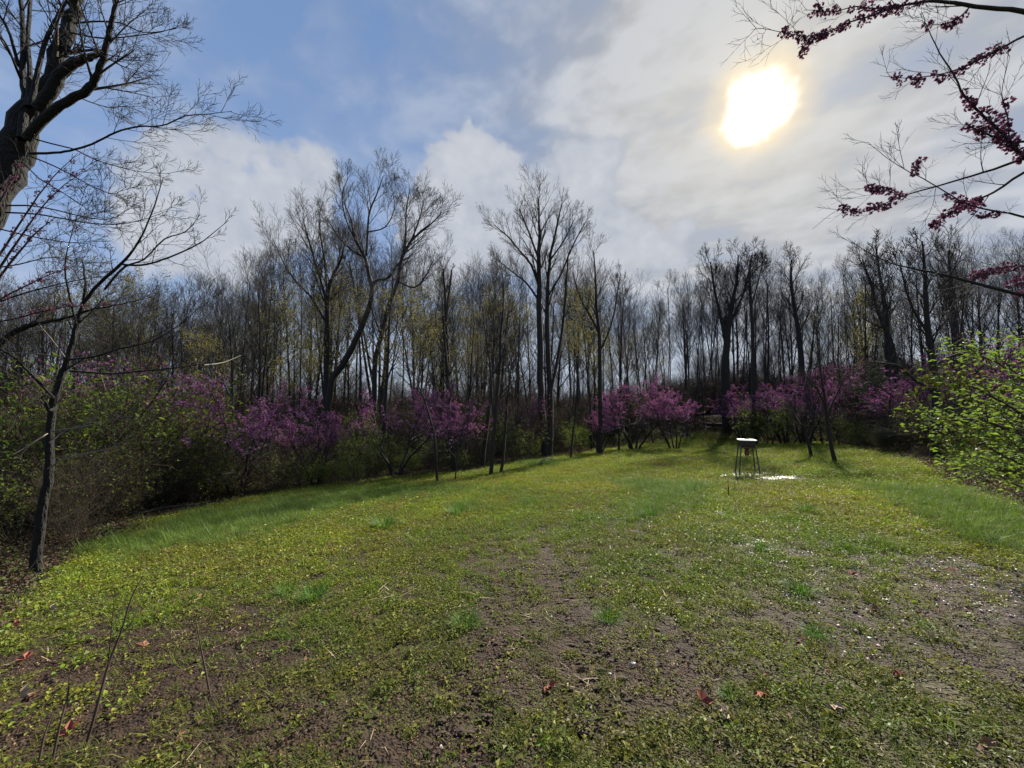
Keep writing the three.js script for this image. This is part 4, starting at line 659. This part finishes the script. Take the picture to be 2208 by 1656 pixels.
// ------------------------------------------------------------------ broad-leaved bush at the side
{
  const D = 4.7, base = onGround(2330, D), rnd = rngOf(940);
  const t = traced('broadleaf_bush', 'bush with broad fresh yellow-green leaves lit from behind', D, [
    { p: [[2330, 1150, 12], [2280, 1040, 9], [2210, 950, 7], [2110, 905, 4], [2040, 905, 2.4], [1992, 900, 1.2]] },
    ...[[[2330, 1140, 9], [2240, 930, 7], [2130, 850, 4], [2060, 822, 2.4], [2012, 818, 1.2]], [[2330, 1140, 9], [2270, 880, 7], [2180, 800, 4], [2110, 765, 2.4], [2060, 742, 1.2]], [[2330, 1140, 9], [2290, 860, 7], [2230, 760, 4], [2200, 720, 1.6]],
      [[2330, 1145, 9], [2240, 1030, 6], [2160, 980, 4], [2090, 950, 2.4], [2040, 940, 1.2]], [[2330, 1150, 9], [2260, 1080, 6], [2180, 1040, 3.4], [2110, 1000, 2], [2075, 985, 1]], [[2330, 1140, 8], [2260, 960, 6], [2190, 890, 4], [2130, 870, 1.6]], [[2330, 1140, 8], [2300, 960, 6], [2250, 850, 4], [2190, 830, 1.6]], [[2330, 1150, 8], [2280, 1060, 5], [2230, 1000, 3], [2170, 940, 1.4]]].map((p, i) => ({ p, name: 'stem', dz: (i % 3 - 1) * 0.5 })),
  ], { ...nb, mat: 'twig_brown', twigMat: 'twig_brown', category: 'shrub', base, first: 'stem', sides: 6, seed: 941, tw: { L: 0.8, n: 9, from: 0.25, up: 0.02, rmin: 0.003, k2: 4, k3: 0 } });
  const geos = [0, 1, 2, 3, 4, 5, 6, 7].map((k) => { const f = new Shape3(), q = rngOf(950 + k), c = [0.1 + 0.09 * q(), 0.15 + 0.1 * q(), 0.02]; const w = 0.56 + q() * 0.16;
    f.leaf(V(0, 0, 0), V(0, 0, 1), V(0, 1, 0), 1, w, c); f.leaf(V(0, 0.004, 0.12), V(0, 0.02, 1).normalize(), V(0, 1, 0), 0.72, w * 1.1, c); return f.build(); });
  const where = [];
  t.stems.forEach((s) => { for (let k = 0; k < 330; k++) { const u = 0.2 + 0.75 * Math.sqrt(rnd()), q = s.curve.getPoint(u), o = randDir(rnd); o.y *= 0.7; const reach = (0.04 + 0.32 * rnd()) * (u > 0.93 ? 0.6 : 1); q.addScaledVector(o, reach); where.push({ q, o, s }); } });
  where.forEach((w) => { const p = w.q.clone().add(base), r = p.x / -p.z; w.key = (r > 1.3 ? 9 : 0) + p.distanceTo(camera.position); });
  where.sort((a, b) => a.key - b.key);
  const rest = new Shape3();
  where.forEach((w, k) => {
    const L = 0.034 + rnd() * rnd() * 0.064;
    const yaw = Math.atan2(w.o.x, w.o.z) + (rnd() - 0.5) * 1.4;
    if (k < 300) { const m = part('leaf', geos[k % 8], MAT.leaf, t.g); m.position.copy(w.q); m.rotation.set(0.35 + (rnd() - 0.4) * 1.5, yaw, (rnd() - 0.5) * 2.2, 'YXZ'); m.scale.set(L, L, L); } else {
      const d = V(Math.sin(yaw), (rnd() - 0.6) * 0.6, Math.cos(yaw)).normalize(), q = 0.8 + rnd() * 0.4; rest.leaf(w.q, d, V((rnd() - 0.5) * 2, 0.8, (rnd() - 0.5) * 2).normalize(), L, L * 0.62, [0.17 * q, 0.25 * q, 0.03]);
    }
  });
  part('foliage', rest.build(), MAT.leaf, t.g, 'stuff');
}

// ------------------------------------------------------------------ the feeder on four legs
{
  std('feeder_steel', { color: rgb(0.06, 0.06, 0.058), roughness: 0.6, metalness: 0.2 });
  std('galvanised', { color: rgb(0.032, 0.026, 0.02), roughness: 0.8, metalness: 0 });
  std('lid_sheet', { color: rgb(0.75, 0.74, 0.7), roughness: 0.32 });
  std('red_paint', { color: rgb(0.16, 0.025, 0.022), roughness: 0.55 });
  const p = hit(1612, 1022), g = thing('game_feeder', p, 'four-legged game feeder with a pale flat lid and red spinner unit', 'feeder');
  g.rotation.y = -0.32;
  const bar = (a, b, r) => { const s = new Shape3(); s.tube([a, a.clone().lerp(b, 0.5), b], [r, r, r], 6); return s.build(); };
  for (const [x, z] of [[1, 1], [1, -1], [-1, 1], [-1, -1]]) part('leg', bar(V(x * 0.3, -0.06, z * 0.3), V(x * 0.2, 0.94, z * 0.2), 0.019), MAT.feeder_steel, g);
  for (const [a, b] of [[[1, 1], [1, -1]], [[1, -1], [-1, -1]], [[-1, -1], [-1, 1]], [[-1, 1], [1, 1]]]) part('base_rail', bar(V(a[0] * 0.3, 0.03, a[1] * 0.3), V(b[0] * 0.3, 0.03, b[1] * 0.3), 0.014), MAT.feeder_steel, g);
  const hop = new Shape3(), ring = []; 
  for (const [y, w] of [[0.87, 0.17], [0.92, 0.21], [1.08, 0.21]]) for (let k = 0; k < 24; k++) { const side = Math.floor(k / 6), t = (k % 6) / 6 * 2 - 1, rib = w + (k % 2 ? 0.006 : 0), q = [[t * w, rib], [rib, -t * w], [-t * w, -rib], [-rib, t * w]][side]; hop.p.push(q[0], y, q[1]); }
  for (let j = 0; j < 2; j++) for (let k = 0; k < 24; k++) { const a = j * 24 + k, b = j * 24 + (k + 1) % 24; hop.i.push(a, b, a + 24, b, b + 24, a + 24); }
  for (let k = 1; k < 23; k++) hop.i.push(0, k + 1, k);
  part('hopper', hop.build(), MAT.galvanised, g);
  const box = (w, h, d, x, y, z) => new THREE.BoxGeometry(w, h, d).translate(x, y, z);
  const lidShape = new THREE.Shape(); const L = 0.25, c = 0.03; lidShape.moveTo(-L + c, -L).lineTo(L - c, -L).lineTo(L, -L + c).lineTo(L, L - c).lineTo(L - c, L).lineTo(-L + c, L).lineTo(-L, L - c).lineTo(-L, -L + c).closePath();
  const lid = part('lid', new THREE.ExtrudeGeometry(lidShape, { depth: 0.02, bevelEnabled: true, bevelSize: 0.006, bevelThickness: 0.006, bevelSegments: 1 }).rotateX(-Math.PI / 2).translate(0, 1.088, 0), MAT.lid_sheet, g);
  part('handle', bar(V(-0.05, 1.125, 0), V(0.05, 1.125, 0), 0.007), MAT.feeder_steel, lid);
  part('red_band', box(0.36, 0.045, 0.36, 0, 0.865, 0), MAT.red_paint, g);
  const unit = part('spinner_unit', new THREE.CylinderGeometry(0.065, 0.075, 0.15, 12).translate(0, 0.69, 0), MAT.red_paint, g);
  part('funnel', new THREE.CylinderGeometry(0.09, 0.04, 0.07, 12).translate(0, 0.805, 0), MAT.galvanised, g);
  part('spinner_plate', new THREE.CylinderGeometry(0.09, 0.09, 0.008, 14).translate(0, 0.605, 0), MAT.feeder_steel, unit);
}

// ------------------------------------------------------------------ fallen wood, dry stems
function stick(name, label, category, pts, rad, mat, twigs) {
  const base = pts[0].clone(), g = thing(name, base, label, category), s = new Shape3(), local = pts.map((p) => p.clone().sub(base)), c = new THREE.CatmullRomCurve3(local), P = c.getPoints(14), R = P.map((_, k) => { const u = k / 14 * (rad.length - 1), i = Math.min(rad.length - 2, Math.floor(u)); return lerp(rad[i], rad[i + 1], u - i); });
  s.tube(P, R, 8); part('stem', s.build(), MAT[mat], g);
  (twigs ?? []).forEach((t) => { const q = new Shape3(), tp = t.map((p) => p.clone().sub(base)), cc = new THREE.CatmullRomCurve3(tp).getPoints(6); q.tube(cc, cc.map((_, k) => lerp(rad[0] * 0.5, 0.001, k / 6)), 5); part('twig', q.build(), MAT[mat], g); });
  return g;
}
const gp = (px, py, up = 0) => { const p = hit(px, py); p.y += up; return p; };
{
  const D = 38;
  stick('fallen_log', 'dark fallen log lying on the leaf-strewn bank beyond the feeder', 'log', [at(1524, 915, D), at(1560, 916, D), at(1602, 913, D - 0.6)], [0.16, 0.17, 0.12], 'wood', [[at(1546, 916, D), at(1530, 908, D - 0.2), at(1518, 903, D - 0.6)]]);
  stick('fallen_pole', 'long thin fallen pole lying along the shaded lower edge of the grass', 'log', [gp(285, 1118, 0.06), gp(345, 1108, 0.12), gp(410, 1098, 0.1), gp(460, 1092, 0.05)], [0.03, 0.03, 0.025, 0.015], 'wood');
  const a = hit(1180, 1003), Da = -a.z;
  stick('arched_branch', 'pale bare branch bent into an arch over a grass clump', 'branch', [at(1160, 1002, Da), at(1172, 992, Da), at(1184, 987, Da + 0.2), at(1196, 993, Da + 0.3), at(1201, 1004, Da + 0.3)], [0.03, 0.028, 0.026, 0.024, 0.02], 'wood_pale', [[at(1178, 989, Da), at(1174, 996, Da - 0.2), at(1178, 1004, Da - 0.3)], [at(1194, 991, Da + 0.2), at(1186, 997, Da), at(1180, 1005, Da - 0.1)]]);
}
const dry = (label, a, pts, r, tw) => { const base = hit(a[0], a[1]), D = -base.z; stick('dry_stem', label, 'stem', [base.clone().setY(base.y - 0.03), ...pts.map(([x, y, dz]) => at(x, y, D + (dz ?? 0)))], [r, r * 0.8, r * 0.3], 'twig_brown', (tw ?? []).map((t) => t.map(([x, y, dz]) => at(x, y, D + (dz ?? 0))))); };
dry('longest dry stem, leaning, forked at the tip over the worn grass', [180, 1612], [[205, 1540, 0.02], [235, 1430, 0.1], [262, 1360, 0.15], [285, 1285, 0.2], [308, 1243, 0.25]], 0.0075, [[[258, 1370, 0.15], [285, 1340, 0.2], [300, 1305, 0.25]], [[232, 1440, 0.1], [240, 1360, 0], [247, 1270, -0.05]]]);
dry('straight dry stem standing by itself in the worn grass', [455, 1498], [[440, 1430, 0.03], [430, 1380, 0.06], [420, 1322, 0.08]], 0.006);
dry('short dry stem near the longest one', [108, 1656], [[130, 1560, 0.05], [146, 1500, 0.1], [150, 1450, 0.1]], 0.006);
dry('leaning dry stem beside the foot of the dark sapling', [20, 1300], [[40, 1265, 0.05], [62, 1230, 0.1], [100, 1180, 0.2]], 0.007);
dry('dark thin stem near the lower corner of the thicket', [80, 1656], [[95, 1590, 0.05], [112, 1540, 0.1]], 0.006);
dry('upright green-brown weed stalk in the grass before the feeder', [1571, 1072], [[1571, 1058], [1570, 1046], [1570, 1032]], 0.012);

// ------------------------------------------------------------------ tufts and fallen leaves
{
  const tufts = [0, 1, 2].map((s) => { const rnd = rngOf(600 + s), f = new Shape3(), g = new THREE.Group(); for (let k = 0; k < 150; k++) { const az = rnd() * 6.28, t = 0.2 + rnd() * 1.3, q = 0.7 + rnd() * 0.6; f.blade(V(Math.cos(az) * 0.09 * rnd(), -0.01, Math.sin(az) * 0.09 * rnd()), V(Math.cos(az) * t, 1, Math.sin(az) * t).normalize(), 0.09 + rnd() * 0.11, 0.005, 0.7 * rnd(), [0.08 * q, 0.18 * q, 0.022 * q]); } part('blade', f.build(), MAT.cover, g, 'stuff'); g.name = 'grass_tuft'; return g; });
  const T = [[830, 1138, 2, 'broad grass tuft at the lower left edge of the worn middle'], [990, 1110, 1.9, 'bright upright grass tuft near the middle of the clearing'], [675, 1292, 1.3, 'grass tuft with glossy bent blades left of the ruts'], [1005, 1350, 1, 'grass tuft between the two dirt ruts, left one'], [1312, 1340, 0.9, 'round green grass tuft beside the second rut'], [1725, 1280, 1.1, 'dark tall grass tuft on the wet streak'],
    [1760, 1375, 0.8, 'small grass tuft below the dark tall tuft'], [1575, 1505, 0.55, 'small dark green tuft in a bare spot'], [1740, 1105, 1.5, 'tall dark grass tuft between the feeder and the streak'], [1180, 1003, 2.6, 'grass clump under the arched pale branch'], [1490, 1060, 1.6, 'bright grass clump short of the feeder'], [1400, 1115, 1.4, 'grass clump below the lush green patch'], [620, 1280, 0.9, 'small dark tuft next to the glossy tuft'], [1640, 1185, 1, 'silvery tuft at the start of the wet streak']];
  T.forEach(([px, py, s, l], i) => copyOf(tufts[i % 3], hit(px, py), i * 1.3, s, l, 'grass tuft'));
  const leafGeo = [0, 1, 2].map((s) => { const rnd = rngOf(620 + s), f = new Shape3(); const c = [[0.24, 0.05, 0.025], [0.2, 0.09, 0.045], [0.36, 0.26, 0.17]][s]; for (let k = 0; k < 5; k++) { const a = (k - 2) * 0.55; f.leaf(V(0, 0.01, 0), V(Math.sin(a), 0.25 * (k % 2), Math.cos(a)).normalize(), V((rnd() - 0.5) * 0.8, 1, (rnd() - 0.5) * 0.8).normalize(), 0.06 + rnd() * 0.02, 0.04, c); } return f.build(); });
  const LV = [[1640, 1502, 0, 'rusty red fallen leaf standing on edge in yellow-green grass'], [1512, 1520, 0, 'dark red fallen leaf on a bare spot'], [1946, 1470, 0, 'red fallen leaf in the purplish grass'], [2115, 1615, 1, 'orange-brown fallen leaf near the lower corner'], [30, 1352, 0, 'bright red fallen leaf at the foot of the thicket'], [55, 1430, 0, 'red fallen leaf just below the bright red one'], [78, 1505, 1, 'curled brown fallen leaf next to a tan one'], [45, 1508, 2, 'tan fallen leaf by the dry stems'], [150, 1590, 0, 'dark red fallen leaf under the longest dry stem'], [175, 1270, 0, 'maroon fallen leaf beside the dark sapling'], [108, 1320, 2, 'pale tan fallen leaf near the dark sapling'], [310, 1402, 1, 'brown fallen leaf behind the straight dry stem'],
    [1795, 1530, 2, 'whitish crumpled leaf in the grass below the wet streak'], [2005, 1380, 2, 'cream fallen leaf in the worn grass'], [1570, 1548, 2, 'white curled leaf beside the small dark green tuft'], [1880, 1320, 1, 'orange fallen leaf in the purplish patch'], [1835, 1245, 0, 'red-brown fallen leaf beside the wet streak'], [720, 1195, 0, 'reddish leaf on the bare reddish patch'], [1185, 1485, 0, 'small red leaf between the ruts']];
  LV.forEach(([px, py, k, l], i) => { const m = new THREE.Mesh(leafGeo[k], MAT.litter); m.name = numbered('fallen_leaf'); m.position.copy(hit(px, py)); m.position.y += 0.02; m.rotation.set((i % 3) * 0.3, i * 2.1, (i % 4) * 0.25); m.scale.setScalar(0.95); m.castShadow = true; tag(m, l, 'leaf'); scene.add(m); });
}

// ------------------------------------------------------------------ ground cover: nobody could count it
{
  const rnd = rngOf(700);
  const clump = (seed, n, R, size, up, col) => { const q = rngOf(seed), f = new Shape3(); for (let k = 0; k < n; k++) { const a = q() * 6.28, r = R * Math.sqrt(q()), h = up * (0.25 + q()), s = 0.7 + 0.6 * q(), L = size * (0.6 + q() * 0.8), az = q() * 6.28; f.leaf(V(Math.cos(a) * r, h, Math.sin(a) * r), V(Math.cos(az), (q() - 0.35) * 0.9, Math.sin(az)).normalize(), V((q() - 0.5) * 1.3, 1, (q() - 0.5) * 1.3).normalize(), L, L * 0.72, col(q).map((c) => c * s)); } return f.build(); };
  const grassGeo = (seed, n, R, L) => { const q = rngOf(seed), f = new Shape3(); for (let k = 0; k < n; k++) { const a = q() * 6.28, r = R * Math.sqrt(q()), az = q() * 6.28, t = 0.3 + q() * 0.9, s = 0.7 + 0.6 * q(); f.blade(V(Math.cos(a) * r, -0.005, Math.sin(a) * r), V(Math.cos(az) * t, 1, Math.sin(az) * t).normalize(), L * (0.5 + q()), 0.0035, 0.6 * q(), [s, s, s]); } return f.build(); };
  const one = (q) => { const k = q(); return [0.9 + 0.3 * k, 1, 0.8]; };
  const kinds = {
    clover: { geo: clump(1, 16, 0.065, 0.02, 0.03, one), mat: MAT.cover, label: 'low clover and chickweed covering the clearing', list: [] },
    weeds: { geo: clump(2, 14, 0.075, 0.026, 0.05, one), mat: MAT.cover, label: 'broad-leaved low weeds between the clover', list: [] },
    grass: { geo: grassGeo(3, 22, 0.06, 0.075), mat: MAT.cover, label: 'short thin grass growing through the clover', list: [] },
    tall_grass: { geo: grassGeo(4, 26, 0.08, 0.17), mat: MAT.cover, label: 'longer lush grass at the margins of the clearing', list: [] },
    straw: { geo: (() => { const q = rngOf(6), f = new Shape3(); for (let k = 0; k < 4; k++) { const az = q() * 6.28; f.blade(V((q() - 0.5) * 0.1, 0.012, (q() - 0.5) * 0.1), V(Math.cos(az), 0.12 * q(), Math.sin(az)).normalize(), 0.06 + 0.09 * q(), 0.004, 0.05, [1, 1, 1]); } return f.build(); })(), mat: MAT.litter, label: 'dry straw and broken stalks in the grass', list: [] },
    leaf_litter: { geo: clump(5, 9, 0.1, 0.035, 0.012, (q) => { const k = q(); return [1, 0.75 + 0.2 * k, 0.55 + 0.25 * k]; }), mat: MAT.litter, label: 'dry brown leaves and bits on the soil', list: [] },
  };
  const put = (k, x, z, s, c) => kinds[k].list.push([x, z, s, c, rnd() * 6.28]);
  const field = 520000;
  for (let i = 0; i < field; i++) {
    const a = (rnd() - 0.5) * 2.5, r = 1.3 + 46 * Math.pow(rnd(), 1.05), x = Math.sin(a) * r, z = -Math.cos(a) * r, f = inField(x, z);
    if (rnd() > f) { if (rnd() < 0.35) put(rnd() < 0.7 ? 'leaf_litter' : 'weeds', x, z, 1 + r * 0.06, rnd() < 0.7 ? [0.065, 0.038, 0.022] : [0.08, 0.11, 0.02]); continue; }
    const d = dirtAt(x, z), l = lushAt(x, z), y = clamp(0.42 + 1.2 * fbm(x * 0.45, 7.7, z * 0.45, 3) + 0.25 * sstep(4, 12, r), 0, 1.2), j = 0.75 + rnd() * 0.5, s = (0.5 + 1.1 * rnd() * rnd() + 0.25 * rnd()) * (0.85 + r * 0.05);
    const near = clamp(r / 9, 0.27, 1), deep = 0.66 + 0.34 * sstep(2.5, 8, r);  // deep darkens the greens close to the viewpoint, foreground dimming put into their colour
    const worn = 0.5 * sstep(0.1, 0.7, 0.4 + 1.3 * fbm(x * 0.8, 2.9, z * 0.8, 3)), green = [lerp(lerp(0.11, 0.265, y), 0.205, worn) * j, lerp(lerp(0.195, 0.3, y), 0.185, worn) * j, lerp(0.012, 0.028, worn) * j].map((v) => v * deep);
    if (rnd() > near) { if (rnd() < 0.07) put('leaf_litter', x, z, 0.4 * s, rnd() < 0.1 ? [0.28, 0.22, 0.14] : [0.075, 0.042, 0.023]); continue; }
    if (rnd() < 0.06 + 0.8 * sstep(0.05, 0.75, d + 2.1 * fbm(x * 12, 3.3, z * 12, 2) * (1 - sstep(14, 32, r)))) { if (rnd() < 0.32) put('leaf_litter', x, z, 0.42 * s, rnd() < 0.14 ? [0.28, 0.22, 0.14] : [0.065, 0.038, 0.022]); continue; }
    const u = rnd();
    if (u < 0.06) put('leaf_litter', x, z, 0.55 * s, rnd() < 0.15 ? [0.3, 0.24, 0.16] : [0.09, 0.05, 0.026]);
    else if (rnd() < 0.6 * sstep(0.25, 0.9, l + 0.9 * fbm(x * 2.2, 6.1, z * 2.2, 2))) put('tall_grass', x, z, s * (0.5 + 0.4 * rnd()), [0.11 * j, 0.175 * j, 0.02]);
    else if (u < 0.08) put('straw', x, z, s * (0.6 + rnd()), rnd() < 0.4 ? [0.34, 0.27, 0.16] : [0.16, 0.1, 0.055]);
    else if (u < 0.32) put('grass', x, z, s, [green[0] * 0.95, green[1], green[2]]);
    else if (u < 0.5) put('weeds', x, z, s * 0.8, rnd() < 0.14 ? [0.17 * j, 0.1 * j, 0.08 * j] : [green[0] * 0.75, green[1] * 0.95, green[2] * 1.2]);
    else put('clover', x, z, s, green);
  }
  const M = new THREE.Matrix4(), E = new THREE.Euler(), Q = new THREE.Quaternion(), C = new THREE.Color();
  for (const [name, k] of Object.entries(kinds)) {
    const m = new THREE.InstancedMesh(k.geo, k.mat, k.list.length); m.name = name; m.castShadow = m.receiveShadow = true;
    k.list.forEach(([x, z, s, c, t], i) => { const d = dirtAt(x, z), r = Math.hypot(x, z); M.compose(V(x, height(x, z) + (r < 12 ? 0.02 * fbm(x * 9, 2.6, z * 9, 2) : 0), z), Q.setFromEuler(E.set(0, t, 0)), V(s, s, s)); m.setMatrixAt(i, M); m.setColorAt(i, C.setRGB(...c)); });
    tag(m, k.label, null, null, 'stuff'); scene.add(m);
    console.log(name, k.list.length);
  }
  // the cleat marks of the two wheel tracks: lumps of soil pressed up in rows
  std('soil', { color: rgb(0.055, 0.032, 0.02), map: soilMap, roughness: 0.9 });
  const lump = new THREE.IcosahedronGeometry(1, 1), LP = lump.attributes.position; for (let i = 0; i < LP.count; i++) { const k = 1 + 0.45 * n3(LP.getX(i) * 1.7, LP.getY(i) * 1.7, LP.getZ(i) * 1.7); LP.setXYZ(i, LP.getX(i) * k, LP.getY(i) * k * 0.6, LP.getZ(i) * k); } lump.computeVertexNormals();
  const clods = [];
  for (const line of [[[1000, 1650], [1040, 1490], [1090, 1400], [1085, 1330], [1130, 1220], [1165, 1150]], [[1330, 1600], [1290, 1510], [1265, 1430], [1250, 1320], [1225, 1265], [1195, 1190]]]) {
    const c = new THREE.CatmullRomCurve3(line.map(([x, y]) => hit(x, y))), n = Math.round(c.getLength() / 0.105);
    for (let k = 0; k < n; k++) { const p = c.getPointAt(k / n); for (let j = 0; j < 8; j++) if (rnd() < 0.58) clods.push([p.x + (j / 7 - 0.5) * 0.36 + (rnd() - 0.5) * 0.05, p.z + (rnd() - 0.5) * 0.06 + 0.02 * Math.sin(j), 0.007 + 0.014 * rnd(), 1.4 + rnd()]); }
  }
  for (let k = 0; k < 5200; k++) { const a = (rnd() - 0.5) * 2.3, r = 1.4 + 8 * rnd(), x = Math.sin(a) * r, z = -Math.cos(a) * r; if (inField(x, z) > 0.5 && rnd() < sstep(0.25, 0.7, dirtAt(x, z))) clods.push([x, z, 0.005 + 0.016 * rnd() * rnd(), 1]); }
  const cm = new THREE.InstancedMesh(lump, MAT.soil, clods.length); cm.name = 'soil_clods'; cm.castShadow = cm.receiveShadow = true;
  clods.forEach(([x, z, s, w], i) => { M.compose(V(x, height(x, z) + 0.004 + 0.02 * fbm(x * 9, 2.6, z * 9, 2), z), Q.setFromEuler(E.set(0, (rnd() - 0.5) * (w > 1 ? 0.5 : 6), 0)), V(s * w, s, s)); cm.setMatrixAt(i, M); const q = 0.7 + 0.6 * rnd(); cm.setColorAt(i, C.setRGB(q, q, q)); });
  tag(cm, 'lumps of dark soil in the two worn wheel tracks and bare spots', null, null, 'stuff'); scene.add(cm);
  // pale chips of stone
  const st = new THREE.IcosahedronGeometry(1, 0), P = st.attributes.position, q = rngOf(9); for (let i = 0; i < P.count; i++) P.setXYZ(i, P.getX(i) * (0.8 + 0.3 * Math.sin(P.getZ(i) * 9)), P.getY(i) * 0.45, P.getZ(i)); st.computeVertexNormals();
  const stones = []; const streak = [[1560, 1022, 1.3, 46], [1640, 1030, 1.4, 60], [1700, 1035, 1.0, 40], [1650, 1180, 0.5, 90], [1690, 1215, 0.4, 50], [1620, 1155, 0.4, 40], [2120, 1260, 0.6, 50], [2190, 1320, 0.5, 40], [2020, 1205, 0.7, 30], [1700, 1250, 0.4, 20], [1730, 1290, 0.3, 24], [1770, 1335, 0.3, 22], [1830, 1385, 0.25, 10], [1320, 1110, 0.8, 20], [1260, 1220, 1, 16], [2060, 1225, 0.8, 22], [2150, 1300, 0.7, 24], [1790, 1060, 1.2, 30], [1900, 1400, 1.4, 20], [1300, 1450, 1.6, 12], [1950, 1120, 2, 14]];
  for (const [px, py, w, n] of streak) { const c = hit(px, py); for (let k = 0; k < n; k++) for (let e = 0; e < 2; e++) stones.push([c.x + (q() + q() - 1) * w, c.z + (q() + q() - 1) * w * 1.2, (0.008 + q() * q() * 0.022) * (0.6 + 0.05 * -c.z)]); }
  const m = new THREE.InstancedMesh(st, MAT.pebble, stones.length); m.name = 'pebbles';
  stones.forEach(([x, z, s], i) => { M.compose(V(x, height(x, z) + s * 0.5, z), Q.setFromEuler(E.set(q() * 0.5, q() * 6, q() * 0.5)), V(s, s, s)); m.setMatrixAt(i, M); m.setColorAt(i, C.setRGB(0.6 + 0.5 * q(), 0.6 + 0.45 * q(), 0.6 + 0.4 * q())); });
  tag(m, 'pale stone chips strewn along the worn streak and around the feeder', null, null, 'stuff'); scene.add(m);
}
renderer.render(scene, camera);
